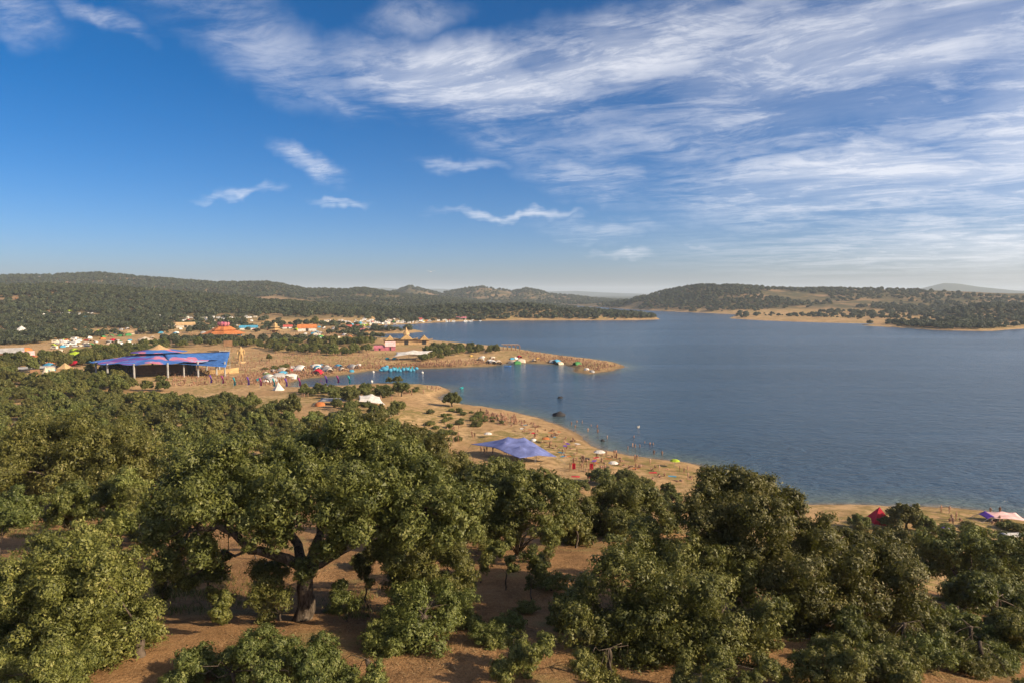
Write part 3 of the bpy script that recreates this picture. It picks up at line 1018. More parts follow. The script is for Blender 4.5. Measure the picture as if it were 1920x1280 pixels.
# base-line polygons of the woods, in the photo
BIGWOOD = to_world([(-60, 752), (40, 742), (120, 737), (215, 748), (300, 760), (420, 757), (520, 768), (560, 790), (640, 790), (700, 800), (760, 812), (800, 838), (830, 880), (790, 900),
                    (700, 910), (600, 925), (500, 930), (330, 935), (200, 925), (-80, 935)])
near_taken = [(t[0], t[1], 5.0) for t in TREES]
bx_, by_, br_ = wood(BIGWOOD, 6.6, 9000, near_taken, WR)
MIDROWS = [[(485, 652), (560, 650), (640, 655), (700, 660), (640, 668), (520, 662)], [(450, 640), (520, 636), (600, 640), (700, 640), (690, 650), (560, 648), (450, 650)],
           [(805, 655), (850, 652), (935, 656), (940, 662), (860, 664), (830, 676), (790, 678), (800, 668)], [(320, 640), (390, 636), (470, 640), (470, 652), (400, 650), (330, 652)],
           [(560, 735), (620, 733), (650, 740), (580, 743)], [(620, 762), (690, 768), (760, 780), (740, 790), (640, 780)], [(615, 742), (700, 738), (760, 742), (700, 748), (630, 752)],
           [(1060, 920), (1190, 945), (1280, 960), (1380, 965), (1420, 950), (1300, 945), (1200, 915)], [(1580, 985), (1660, 985), (1740, 1000), (1700, 1020), (1600, 1010)],
           [(1830, 1040), (1930, 1035), (1930, 1075), (1840, 1075)]]
LABW = ['oak in the middle row of trees on the plain behind the crowd', 'oak in the strip of trees behind the beach plain', 'oak in the clump on the sandy point in the bay',
        'oak among the stalls right of the striped stage', 'oak at the head of the small bay by the coloured banners', 'oak on the flat between the white canopy and the wood',
        'low oak on the near spit below the bay', 'oak in the hollow just above the sandy shore', 'oak in the thicket beside the red tent', 'oak at the right edge by the white awning']
SPAC = [8, 9, 8, 9, 6, 6, 7, 6, 6, 7]
mid = []
for gi, (pl, sp) in enumerate(zip(MIDROWS, SPAC)):
    wx, wy, wr = wood(to_world(pl), sp, 2500, [(t[0], t[1], 4.0) for t in TREES], WR)
    for a, b, c in zip(wx, wy, wr):
        mid.append((a, b, c * .8 if gi >= 7 else c, LABW[gi]))
# spots in the photo where a tree stands alone
LONE = [(848, 762, 1.0, 'lone rounded oak at the water edge beside the little cove'), (1125, 908, .75, 'left one of two small oaks on the near beach'), (1170, 908, .7, 'right one of two small oaks on the near beach'),
        (1700, 992, .85, 'round oak right of the red tent'), (655, 760, 1.0, 'oak in front of the white stretch canopy'), (505, 676, .7, 'lone oak on the plain beyond the carved figure'),
        (590, 612, 2.0, 'tall pale poplar-like tree behind the orange roofed hall'), (430, 608, 1.7, 'tall light green tree behind the flower shaped pavilion')]
for px, py, s_, lab in LONE:
    h = hit(px, py)
    if h:
        plant('holm_oak', MIDV[int(WR.integers(6))], h, s_, WR.uniform(0, 6), lab)
print('wood', len(bx_), 'mid', len(mid))
GRP = 'oaks of the dense wood on the slope'


def zone(px, d):
    return (('far ' if d > 190 else 'near ') + 'part of the dense wood ' +
            ('at the left edge' if px < 250 else 'left of the forked oak' if px < 480 else 'behind the forked oak' if px < 700 else 'beside the lilac tent'))


cand = []
for x, y, r in zip(bx_, by_, br_):
    px, _ = topix(x, y, gz(x, y)[0])
    z_ = zone(px, y)
    cand.append((x, y, r / 6.6 * WR.uniform(.78, 1.0), 'round olive-green oak in the ' + z_, GRP + ', ' + z_))
for x, y, r, lab in mid:
    cand.append((x, y, r / 8.8, lab, lab.replace('oak', 'oaks', 1)))
cand.sort(key=lambda q: -q[2] / math.hypot(q[0], q[1]))
NIND = max(0, 296 - len(TREES))
rest = []
for c, (x, y, s_, lab, grp) in enumerate(cand):
    z = gz(x, y)[0]
    if c < NIND:
        plant('holm_oak', MIDV[int(WR.integers(6))], (x, y, z), s_, WR.uniform(0, 6), lab, grp, sz=WR.uniform(.82, 1.1))
    else:
        rest.append((x, y, z, s_))

# ---- everything farther off is one mass of woodland
def gn_scatter(name, pts, scl, rot, pick, sources, label, cat):
    me = bpy.data.meshes.new(name)
    me.vertices.add(len(pts))
    me.vertices.foreach_set('co', np.asarray(pts, np.float32).ravel())
    for k, arr, ty in (('scl', scl, 'FLOAT'), ('rot', rot, 'FLOAT'), ('pick', pick, 'INT')):
        at = me.attributes.new(k, ty, 'POINT')
        at.data.foreach_set('value', np.asarray(arr, np.int32 if ty == 'INT' else np.float32))
    me.update()
    o = link(name, me)
    ng = bpy.data.node_groups.new(name, 'GeometryNodeTree')
    ng.interface.new_socket('Geometry', in_out='INPUT', socket_type='NodeSocketGeometry')
    ng.interface.new_socket('Geometry', in_out='OUTPUT', socket_type='NodeSocketGeometry')
    N = ng.nodes
    gi, go = N.new('NodeGroupInput'), N.new('NodeGroupOutput')
    iop, jn = N.new('GeometryNodeInstanceOnPoints'), N.new('GeometryNodeJoinGeometry')
    iop.inputs['Pick Instance'].default_value = True
    for s_ in reversed(sources):
        oi = N.new('GeometryNodeObjectInfo')
        oi.inputs['Object'].default_value = s_
        oi.inputs['As Instance'].default_value = True
        ng.links.new(oi.outputs['Geometry'], jn.inputs[0])
    def at_(nm, ty):
        q = N.new('GeometryNodeInputNamedAttribute')
        q.data_type = ty
        q.inputs['Name'].default_value = nm
        return q.outputs[0]
    cx = N.new('ShaderNodeCombineXYZ')
    ng.links.new(at_('rot', 'FLOAT'), cx.inputs[2])
    ng.links.new(gi.outputs[0], iop.inputs['Points'])
    ng.links.new(jn.outputs[0], iop.inputs['Instance'])
    ng.links.new(at_('pick', 'INT'), iop.inputs['Instance Index'])
    ng.links.new(cx.outputs[0], iop.inputs['Rotation'])
    ng.links.new(at_('scl', 'FLOAT'), iop.inputs['Scale'])
    ng.links.new(iop.outputs[0], go.inputs[0])
    md = o.modifiers.new('scatter', 'NODES')
    md.node_group = ng
    return tag(o, label, cat, kind='stuff')


src = [bpy.data.objects.new('far_crown', v_[1]) for v_ in FARV + MIDV]
P, S_ = [], []
for x, y, z, s_ in rest:
    P.append((x, y, z)); S_.append(s_)
# woods of the plain and the hills: sampled by angle and distance, thinned by density
FR = np.random.default_rng(5)


def far_zone(n, r0, r1, t0, t1, dens):
    th = FR.uniform(t0, t1, n)
    r = np.sqrt(FR.uniform(r0 ** 2, r1 ** 2, n))
    x, y = r * np.sin(th), r * np.cos(th)
    z = gz(x, y)
    px, py = topix(x, y, z)
    d = dens(x, y, z, px, py, gsd(x, y), r)
    k = FR.random(n) < d
    return x[k], y[k], z[k], r[k]


def dens_left(x, y, z, px, py, sd, r):
    n = fbm(x / 120, y / 120, 4, 60)
    d = np.where(r < 780, np.where(px < 335, smooth(n, -.12, .02) * np.where((py > 610) & (px > 90), .7, 1), smooth(n, -.03, .09) * .75), smooth(n, -.24, -.06))
    camp = inpoly(px, py, [(300, 606), (330, 590), (480, 588), (700, 594), (860, 600), (900, 606), (700, 618), (640, 640), (480, 630), (300, 625)])
    camp |= inpoly(px, py, [(20, 585), (120, 582), (200, 588), (160, 596), (60, 594)])
    plainz = inpoly(px, py, [(215, 712), (250, 690), (300, 660), (330, 645), (470, 630), (640, 640), (800, 640), (1000, 650), (1200, 690), (900, 700), (560, 730), (400, 735), (250, 730)])
    field = inpoly(px, py, [(470, 558), (520, 556), (600, 566), (590, 571), (480, 566)])
    d = np.where(camp, d * .12, d)
    d = np.where(plainz | field, 0, d)
    rocky = (px > 890) & (px < 960) & (y > 2600)
    d = np.where(rocky, d * .3, d)
    return d * (sd > np.where(r > 1000, 6, 10))


def dens_pen(x, y, z, px, py, sd, r):
    return (sd > 12) * (px > 470) * np.clip(.35 + smooth(z, 1.5, 4), 0, 1)


def dens_right(x, y, z, px, py, sd, r):
    n = fbm(x / 150, y / 150, 4, 90)
    d = smooth(n, -.12, .06) * np.where((px > 1560) & (py < 575), .35, .85)
    d = np.where((px > 1360) & (py > 588), .35 * smooth(n, -.1, .1), d)
    d = np.where(inpoly(px, py, [(1770, 606), (1780, 585), (1850, 572), (2100, 570), (2100, 602), (1850, 604)]), .95, d)
    d = np.where(inpoly(px, py, [(1693, 612), (1740, 605), (1840, 609), (1844, 616), (1760, 617)]), 1, d)
    return d * (sd > 8)


for args in ((16000, 330, 780, -.70, -.12, dens_left), (30000, 780, 1750, -.70, -.02, dens_left), (22000, 1750, 3100, -.72, .06, dens_left), (7000, 2600, 4200, -.25, .16, dens_left),
             (9000, 1120, 1420, -.36, .22, dens_pen), (17000, 850, 2300, .04, .72, dens_right), (2600, 950, 1190, .50, .62, dens_right)):
    x, y, z, r = far_zone(*args)
    sc = FR.uniform(.42, 1.4, len(x)) * np.interp(r, [300, 900, 2000, 4000], [.85, .95, 1.25, 1.7])
    P += list(zip(x, y, z)); S_ += list(sc)
P, S_ = np.array(P), np.array(S_)
k = spaced(P[:, 0], P[:, 1], S_ * 5.6)
P, S_ = P[k], S_[k]
PICK = np.where(np.hypot(P[:, 0], P[:, 1]) < 620, len(FARV) + FR.integers(0, len(MIDV), len(P)), FR.integers(0, len(FARV), len(P)))
print('far trees', len(P))
gn_scatter('far_woodland', P, S_, FR.uniform(0, 6.28, len(P)), PICK, src,
           'dark woodland covering the plain and the hills beyond', 'woodland')

# ------------------------------------------------------------------ festival structures
C_ = dict(lilac=(.17, .205, .45), white=(.74, .70, .64), cream=(.62, .52, .40), red=(.62, .02, .05), blue=(.05, .15, .42), teal=(.02, .36, .40), magenta=(.36, .04, .19),
          purple=(.13, .05, .33), orange=(.55, .19, .06), yellow=(.58, .36, .09), pink=(.52, .17, .22), tan=(.46, .30, .15), wood=(.22, .12, .06), dark=(.03, .028, .03),
          sky=(.08, .33, .50), grey=(.32, .31, .30), lime=(.42, .55, .04), straw=(.44, .29, .13), rose=(.66, .42, .40), green=(.05, .20, .06), brick=(.42, .09, .07))
for k_, c_ in C_.items():
    M[k_] = flat_mat(k_, c_, trans=.18 if k_ in ('lilac', 'white', 'red', 'blue', 'teal', 'magenta', 'orange', 'pink', 'cream', 'lime', 'sky') else 0)


def stage_cloth():
    m, t = mat('stage_cloth')
    p = t.n('ShaderNodeTexCoord').outputs['Object']
    n = t.noise(t.mapping(p, scale=(.5, 1, .4)), .10, 3, .5, 1.2)
    n2 = t.noise(t.mapping(p, loc=(30, 10, 0), scale=(.4, 1, .4)), .13, 2, .5, 1.0)
    c = t.mix(t.rng(n, .51, .56), (.055, .15, .43), (.50, .17, .25))
    c = t.mix(t.rng(n2, .56, .62), c, (.13, .06, .26))
    c = t.mix(t.rng(n, .60, .66), c, (.26, .40, .58))
    sh = pbsdf(t, c, .7, .25)
    out(t, sh)
    return m


M['stage'] = stage_cloth()


def at_px(px, py):
    h = hit(px, py)
    return h, h.y / F, -math.atan2(h.x, h.y)


def canopy(root, corners, peaks, mt, inset=.10, n=26, m=16, name='canopy', droop=.0):
    """tensioned cloth on four corners (x,y,z local), pulled up at peaks (u,v,h,w)"""
    c = [np.array(q, float) for q in corners]

    def fn(u_, v_):
        uu = u_ + (0.5 - u_) * inset * 4 * v_ * (1 - v_) * abs(2 * u_ - 1) ** 2
        vv = v_ + (0.5 - v_) * inset * 4 * u_ * (1 - u_) * abs(2 * v_ - 1) ** 2
        p = c[0] * (1 - uu) * (1 - vv) + c[1] * uu * (1 - vv) + c[2] * uu * vv + c[3] * (1 - uu) * vv
        z = p[2] - droop * 16 * uu * (1 - uu) * vv * (1 - vv)
        for (a, b, h, w_) in peaks:
            z += h * math.exp(-math.hypot((uu - a) * 1.6, vv - b) / w_)
        return (p[0], p[1], z)
    mb = MB()
    mb.sheet(fn, n, m, 0, .06)
    o = mb.build(name, mt, root, True)
    for (a, b, h, w_) in peaks:
        q = fn(a, b)
        pb = MB()
        pb.tube([(q[0], q[1], -.6), (q[0], q[1], q[2] - .05)], .07, 6)
        pb.build('pole', M['grey'], root)
    for q in c:
        pb = MB()
        d = Vector((q[0], q[1], 0)).normalized()
        pb.tube([tuple(q), (q[0] + d.x * 2.2, q[1] + d.y * 2.2, -.2)], .025, 4)
        pb.build('guy_rope', M['grey'], root)
    return o


# lilac stretch tent on the near beach
h = hit(962, 868)
o = tag(empty('stretch_tent', h), 'big lilac stretch tent with peaked poles on the near beach', 'tent')
canopy(o, [(-11.2, 10.5, 2.3), (1.6, -2.8, 2.0), (11.0, .8, 1.4), (1.8, 11.5, 3.4)],
       [(.18, .62, 1.3, .22), (.36, .42, 2.1, .28), (.36, .82, 1.6, .16), (.58, .66, 1.7, .18), (.52, .22, 1.5, .15), (.74, .34, 1.3, .14), (.78, .70, 1.3, .14), (.92, .52, .7, .1)], M['lilac'], .03, 40, 26)
# white stretch canopy behind the wood with its grey lean-to
h = hit(690, 757)
o = tag(empty('stretch_tent', h), 'off-white stretch canopy among oaks on the near spit', 'tent')
canopy(o, [(-4.6, 5, 2.4), (-3, -3, 1.6), (7, -3.5, .4), (3.4, 4.6, 1.8)], [(.15, .6, 1.5, .22), (.5, .5, .8, .2)], M['white'], .12)
h = hit(630, 757)
o = tag(empty('awning', h), 'flat grey awning left of the off-white canopy', 'awning')
canopy(o, [(-6, 3, 1.8), (-6, -3, 1.4), (6, -3, 1.5), (6, 3, 1.9)], [(.5, .5, .5, .3)], M['grey'], .06, 10, 8)
# crowd shade sail by the water
h = hit(772, 674)
o = tag(empty('shade_sail', h), 'pale shade sail with a dark underside on the beach of the bay', 'tent')
canopy(o, [(-12, 7, 4.2), (-11, -6, 2.6), (11, -5, 3.6), (13, 7, 5.2)], [(.2, .5, 1.5, .2), (.55, .4, 1.6, .2), (.85, .5, 1.5, .2)], M['white'], .14)
# red pyramid tent near the right shore
h = hit(1648, 978)
o = tag(empty('pyramid_tent', h), 'bright red pyramid tent by the shore behind the wide oak', 'tent')
mb = MB()
mb.add([(-1.9, -1.7, .25), (1.6, -1.9, .25), (1.9, 1.6, .25), (-1.6, 1.9, .25), (0, 0, 2.9)], [(0, 1, 4), (1, 2, 4), (2, 3, 4), (3, 0, 4)])
mb.build('roof', M['red'], o)
for a, b in ((-1.85, -1.65), (1.55, -1.85), (1.85, 1.55), (-1.55, 1.85)):
    mb = MB(); mb.tube([(a, b, -.3), (a, b, .3)], .05); mb.build('post', M['grey'], o)
mb = MB(); mb.add([(-1.85, -1.65, .27), (1.55, -1.85, .27), (1.55, -1.85, -.4), (-1.85, -1.65, -.4)], [(0, 1, 2, 3)]); mb.add([(1.6, -1.85, .27), (1.9, 1.6, .27), (1.9, 1.6, -.4), (1.6, -1.85, -.4)], [(0, 1, 2, 3)])
mb.build('wall', M['red'], o)
# pink and purple canopy at the right edge
h = hit(1882, 978)
o = tag(empty('stretch_tent', h), 'pale pink canopy with a purple end at the right edge', 'tent')
canopy(o, [(-3.2, 1.5, 1.5), (-3.0, -1.3, 1.2), (3.4, -1.6, .7), (3.4, 1.6, 1.3)], [(.3, .5, .7, .22), (.75, .5, .5, .2)], M['rose'], .1, 16, 10)
canopy(o, [(-4.0, 1.3, 1.2), (-3.9, -1.1, 1.0), (-2.7, -1.2, 1.5), (-2.7, 1.4, 1.75)], [], M['purple'], .08, 6, 6, 'end_canopy')
h = hit(1905, 1018)
o = tag(empty('awning', h), 'white awning strip at the right edge below the pink canopy', 'awning')
canopy(o, [(-2.2, .8, 1.6), (-2.2, -.8, 1.4), (2.6, -.8, 1.5), (2.6, .8, 1.7)], [], M['white'], .05, 8, 6)


def dome_tent(name, px, py, r, mt, label, group=None, hgt=.7, stripes=None):
    h = hit(px, py)
    o = tag(empty(name, h, random.uniform(0, 3)), label, 'tent', group)
    mb = MB()
    mb.lathe([(r, -.2), (r * .98, r * hgt * .25), (r * .85, r * hgt * .6), (r * .55, r * hgt * .88), (.01, r * hgt)], 12)
    mb.build('cloth', mt, o, True)
    mb = MB()
    mb.prism([(-r * .3, 0), (r * .3, 0), (0, r * hgt * .62)], -r * 1.005, -r * .93)
    mb.build('door', stripes or M['dark'], o)
    return o


dome_tent('dome_tent', 1772, 997, 1.25, M['purple'], 'small purple dome tent in the clearing at the right edge')
dome_tent('dome_tent', 1000, 826, 1.0, M['white'], 'small white beach shelter among the sunbathers behind the lilac tent')
dome_tent('dome_tent', 142, 675, 5.6, M['lime'], 'large yellow-green dome left of the striped stage', hgt=1.0)
dome_tent('dome_tent', 120, 668, 2.0, M['lime'], 'small lime dome beside the large yellow-green one', hgt=.9)
for i, (px, py, c_, lab) in enumerate([(566, 692, 'orange', 'orange beach tent by the head of the bay'), (593, 688, 'red', 'red beach tent by the head of the bay'), (613, 688, 'white', 'white dome tent on the beach by the bay'),
                                       (634, 688, 'pink', 'pale pink tent on the beach by the bay'), (659, 696, 'sky', 'light blue tent at the water edge of the bay'), (548, 689, 'white', 'white tent left of the orange beach tent'),
                                       (585, 687, 'grey', 'grey tent between the orange and red beach tents'), (673, 685, 'white', 'white sunshade behind the blue inflatable'), (883, 668, 'yellow', 'yellow tent on the sandy point'),
                                       (905, 670, 'white', 'white tent on the sandy point'), (1008, 673, 'yellow', 'flat yellow tent on the far arm of the point'), (1100, 693, 'white', 'white shelter at the tip of the sandy point'),
                                       (1110, 697, 'grey', 'grey shelter at the tip of the sandy point'), (600, 760, 'orange', 'orange tent at the edge of the wood below the bay'), (726, 673, 'teal', 'teal tent left of the pale shade sail'),
                                       (740, 673, 'teal', 'second teal tent touching the pale shade sail'), (498, 716, 'white', 'white awning in the crowd by the banners'), (485, 713, 'teal', 'teal umbrella tent in the crowd by the banners')]):
    dome_tent('beach_tent', px, py, 1.6 if c_ != 'orange' else 1.9, M[c_], lab, hgt=.75)


def cone_tent(px, py, r, hh, mt, lab, wall=0, n=10, name='bell_tent'):
    h = hit(px, py)
    o = tag(empty(name, h, .3), lab, 'tent')
    mb = MB()
    mb.lathe([(r, wall), (r * .52, wall + (hh - wall) * .42), (.06, hh)], n)
    mb.build('roof', mt, o)
    mb = MB()
    mb.lathe([(r * .96, -.4), (r * .97, max(wall, .3))], n)
    mb.build('wall', mt, o)
    mb = MB(); mb.tube([(0, 0, 0), (0, 0, hh + .5)], .08); mb.build('pole', M['wood'], o)
    return o


cone_tent(86, 708, 3.3, 5.8, M['cream'], 'tall beige tipi beside a wooden deck left of the stage', .1, 10, 'tipi')
cone_tent(522, 731, 2.6, 3.6, M['white'], 'white pointed tent among the coloured banners', .2, 6, 'pyramid_tent')
cone_tent(41, 627, 10, 8.5, M['white'], 'white peaked marquee at the left edge above the camp', 2.2, 8)
cone_tent(272, 640, 6.0, 4.2, M['cream'], 'cream peaked tent behind the striped stage', 1.8, 8)
cone_tent(80, 726, 2.6, 2.4, M['cream'], 'small cream tent roof at the edge of the wood below the tipi', 1.0, 4)
cone_tent(122, 692, 4.5, 3.6, M['tan'], 'brown tent between the tipi and the yellow-green dome', .6, 5)
cone_tent(92, 684, 3.2, 3.0, M['orange'], 'orange tent left of the yellow-green dome', .8, 6)

# the striped dance stage
h, k_, rz_ = at_px(300, 701)
o = tag(empty('dance_stage', h, rz_ * .6), 'huge blue and pink striped festival stage on tall pale pillars', 'stage')
NP = 12


def stage_fn(u_, v_):
    a = 2 * math.pi * u_
    scal = 1 - .07 * math.cos(NP * a) ** 2 * v_
    R_ = (9 + 22.5 * v_) * scal
    x_, y_ = R_ * math.cos(a), R_ * math.sin(a) * .72
    z_ = 11.0 - 3.6 * v_ ** .8 + .8 * math.cos(NP * a) * v_ * .5
    return (x_, y_, z_)


mb = MB(); mb.sheet(stage_fn, 96, 8, 0); mb.build('canopy', M['stage'], o, True)
mb = MB()
mb.sheet(lambda u_, v_: ((4 + 9.5 * v_) * math.cos(6.2832 * u_), (4 + 9.5 * v_) * .72 * math.sin(6.2832 * u_), 13.2 - 1.5 * v_), 48, 4)
mb.build('upper_canopy', M['stage'], o, True)
mb = MB(); mb.lathe([(5.6, 12.9), (3.2, 13.8), (1.2, 14.9), (.05, 15.6)], 12, sy=.75); mb.build('crest', M['tan'], o)
mb = MB(); mb.lathe([(9.0, 10.9), (9.0, 11.9)], 24, sy=.72); mb.build('clerestory', M['dark'], o)
mb = MB()
cw = [(4, -8, 11.2), (8, -18, 7.4), (34, -17, 5.6), (34, 2, 10.8)]
wc = [np.array(q, float) for q in cw]
mb.sheet(lambda u_, v_: tuple((wc[0] * (1 - u_) * (1 - v_) + wc[3] * u_ * (1 - v_) + wc[2] * u_ * v_ + wc[1] * (1 - u_) * v_) + np.array([0, 0, -1.4 * math.sin(math.pi * u_) * math.sin(math.pi * v_) - 1.2 * u_ * v_])), 20, 14, 0, .1)
mb.build('side_wing', M['blue'], o, True)
for i in range(NP):
    a = 2 * math.pi * i / NP + .26
    x_, y_ = 29 * math.cos(a), 29 * .72 * math.sin(a)
    mb = MB(); mb.tube([(x_, y_, -1), (x_, y_, 7.6)], .48, 8); mb.build('pillar', M['grey'], o)
for x_, y_ in ((14, -15.6), (33, -13.2)):
    mb = MB(); mb.tube([(x_, y_, -1), (x_, y_, 7)], .4, 8); mb.build('pillar', M['grey'], o)
mb = MB(); mb.box((0, 5, 2.2), (26, 5, 4.4)); mb.box((0, 2, .6), (20, 3, 1.2)); mb.build('stage_block', M['wood'], o)
for x_, y_ in ((-15, -4), (15, -4), (-15, 8), (15, 8)):
    mb = MB(); mb.box((x_, y_, 2.6), (2.2, 1.8, 5.2)); mb.box((x_, y_ - .96, 3.4), (1.7, .1, 1.6)); mb.build('speaker_stack', M['dark'], o)
# screen tower, carved figure, curved wall
h, k_, rz_ = at_px(422, 692)
o = tag(empty('screen_tower', h, rz_), 'scaffold tower with a dark screen right of the striped stage', 'tower')
for a, b in ((-2.6, -1), (2.6, -1), (2.6, 1), (-2.6, 1)):
    mb = MB(); mb.tube([(a, b, -.5), (a, b, 11)], .16); mb.build('post', M['grey'], o)
for z_ in (2.5, 6.2, 10.6):
    mb = MB(); mb.box((0, -1.15, z_), (5.6, .2, .3)); mb.build('crossbar', M['grey'], o)
mb = MB(); mb.box((0, -1.0, 8.4), (4.6, .4, 3.6)); mb.build('screen', M['dark'], o)
h, k_, rz_ = at_px(428, 660)
o = tag(empty('lookout_hut', h, rz_), 'brown timber lookout on posts behind the screen tower', 'hut')
mb = MB(); mb.box((0, 0, 6.5), (6, 5, 4)); mb.build('cabin', M['wood'], o)
for a, b in ((-2.6, -2), (2.6, -2), (2.6, 2), (-2.6, 2)):
    mb = MB(); mb.tube([(a, b, -.5), (a, b, 4.5)], .2); mb.build('post', M['wood'], o)
h, k_, rz_ = at_px(414, 700)
o = tag(empty('curved_wall', h, rz_), 'long curved straw-yellow wall at the foot of the striped stage', 'wall', kind='thing')
mb = MB()
mb.sheet(lambda u_, v_: (-7 + 16 * u_, -2.5 * math.sin(math.pi * u_ * .6) + 4 * u_ * u_, -.3 + v_ * (2.3 + .8 * u_)), 20, 3, 0)
mb.sheet(lambda u_, v_: (-7 + 16 * u_, .35 - 2.5 * math.sin(math.pi * u_ * .6) + 4 * u_ * u_, -.3 + v_ * (2.3 + .8 * u_)), 20, 3, 0)
mb.build('panel', M['straw'], o, True)

# flower pavilion, hall, pagoda, market roofs in the camp
h, k_, rz_ = at_px(420, 630)
o = tag(empty('flower_pavilion', h, rz_), 'orange tiered pavilion crowned by a pink lotus', 'pavilion')
mb = MB(); mb.lathe([(19, 2.6), (12, 5.4), (9, 6.0)], 16, wob=.09); mb.build('lower_roof', M['orange'], o)
mb = MB(); mb.lathe([(11, 6.4), (6.5, 9.2), (5, 9.6)], 16, wob=.09); mb.build('upper_roof', M['orange'], o)
for i in range(10):
    a = i * .6283
    mb = MB()
    mb.sheet(lambda u_, v_: ((4.2 + 1.6 * math.sin(v_ * 2.4)) * math.cos(a) - (u_ - .5) * 3.4 * math.sin(math.pi * (.15 + .85 * (1 - v_))) * math.sin(a),
                             (4.2 + 1.6 * math.sin(v_ * 2.4)) * math.sin(a) + (u_ - .5) * 3.4 * math.sin(math.pi * (.15 + .85 * (1 - v_))) * math.cos(a), 9.4 + 4.6 * v_), 4, 5, 0, .08)
    mb.build('petal', M['pink'], o, True)
mb = MB(); mb.ball((0, 0, 11), (3.4, 3.4, 3)); mb.build('heart', M['magenta'], o, True)
for i in range(10):
    a = i * .6283 + .3
    mb = MB(); mb.tube([(16.5 * math.cos(a), 16.5 * math.sin(a), -.5), (16.5 * math.cos(a), 16.5 * math.sin(a), 3.4)], .2); mb.build('post', M['wood'], o)


def gable(px, py, wpx, hpx, depth, roofm, wallm, lab, name='hall', overhang=1.0, wall_frac=.5, cat='hall'):
    h, k_, rz_ = at_px(px, py)
    o = tag(empty(name, h, rz_), lab, cat)
    w_, hh = wpx * k_, hpx * k_
    hw = hh * wall_frac
    mb = MB(); mb.box((0, 0, hw / 2 - .2), (w_ * .92, depth * .85, hw + .4)); mb.build('wall', wallm, o)
    mb = MB()
    for sg in (-1, 1):
        mb.add([(-w_ / 2, sg * depth / 2, hw * .92), (w_ / 2, sg * depth / 2, hw * .92), (w_ / 2 * .97, 0, hh), (-w_ / 2 * .97, 0, hh)], [(0, 1, 2, 3) if sg < 0 else (3, 2, 1, 0)])
    mb.add([(-w_ / 2, -depth / 2, hw * .92), (-w_ / 2 * .97, 0, hh), (-w_ / 2, depth / 2, hw * .92)], [(0, 1, 2)])
    mb.add([(w_ / 2, -depth / 2, hw * .92), (w_ / 2, depth / 2, hw * .92), (w_ / 2 * .97, 0, hh)], [(0, 1, 2)])
    mb.build('roof', roofm, o)
    mb = MB(); mb.box((0, -depth * .425 - .03, hw * .4), (w_ * .14, .06, hw * .8)); mb.build('door', M['dark'], o)
    return o


gable(576, 621, 36, 13, 9, M['orange'], M['white'], 'long hall with an orange roof below the tall pale tree')
gable(466, 618, 34, 8, 9, M['sky'], M['white'], 'low pale blue market tent right of the lotus pavilion', 'market_tent', cat='tent')
gable(540, 616, 18, 7, 6, M['brick'], M['white'], 'small red stall left of the orange roofed hall', 'market_stall', cat='stall')
gable(663, 617, 26, 8, 8, M['brick'], M['white'], 'red market tent near the lagoon', 'market_tent', cat='tent')
gable(676, 622, 16, 7, 6, M['pink'], M['white'], 'pink market tent beside the lagoon', 'market_tent', cat='tent')
gable(785, 602, 14, 6, 8, M['brick'], M['white'], 'red tent on the far beach', 'market_tent', cat='tent')
gable(865, 599, 20, 5, 8, M['pink'], M['white'], 'pink roofed tent on the far beach under the wood', 'market_tent', cat='tent')
gable(865, 653, 14, 9, 5, M['straw'], M['wood'], 'yellow hut among the oaks on the sandy point', 'hut', cat='hut')
gable(732, 656, 20, 16, 7, M['rose'], M['pink'], 'pink booth left of the thatched temple', 'booth', cat='booth')
gable(712, 656, 22, 9, 6, M['pink'], M['pink'], 'low pink stand in front of the thatched temple', 'booth', cat='booth')
gable(20, 668, 44, 16, 10, M['grey'], M['wood'], 'barn with a grey roof at the left edge', 'barn', cat='barn')
gable(50, 672, 26, 14, 8, M['rose'], M['red'], 'red walled shed right of the grey roofed barn', 'shed', cat='shed')
gable(66, 706, 16, 14, 4, M['wood'], M['straw'], 'wooden deck house beside the tipi', 'hut', cat='hut')
gable(163, 601, 12, 8, 5, M['sky'], M['sky'], 'bright blue tarp shelter in the far wood', 'shelter', cat='shelter')
gable(70, 692, 60, 6, 7, M['grey'], M['dark'], 'long grey awning below the barn', 'awning', cat='awning')
gable(348, 614, 34, 10, 9, M['tan'], M['cream'], 'cream market hall left of the lotus pavilion', 'hall', cat='hall')
gable(256, 626, 30, 6, 8, M['tan'], M['cream'], 'tan marquee in the wood behind the stage', 'marquee', cat='tent')
# pagoda gate
h, k_, rz_ = at_px(516, 626)
o = tag(empty('pagoda', h, rz_), 'straw roofed pagoda beside the long pale tent', 'pagoda')
for i, (r_, z_) in enumerate(((7.5, 4.2), (5.0, 7.0), (2.6, 9.4))):
    mb = MB(); mb.lathe([(r_, z_), (r_ * .45, z_ + 1.5), (r_ * .25, z_ + 2.4)], 4); mb.build('roof', M['straw'], o)
    mb = MB(); mb.lathe([(r_ * .42, z_ - 2.6), (r_ * .42, z_ + .6)], 4); mb.build('wall', M['wood'], o)
for a, b in ((-4, -4), (4, -4), (4, 4), (-4, 4)):
    mb = MB(); mb.tube([(a, b, -.5), (a, b, 4.6)], .25); mb.build('post', M['wood'], o)
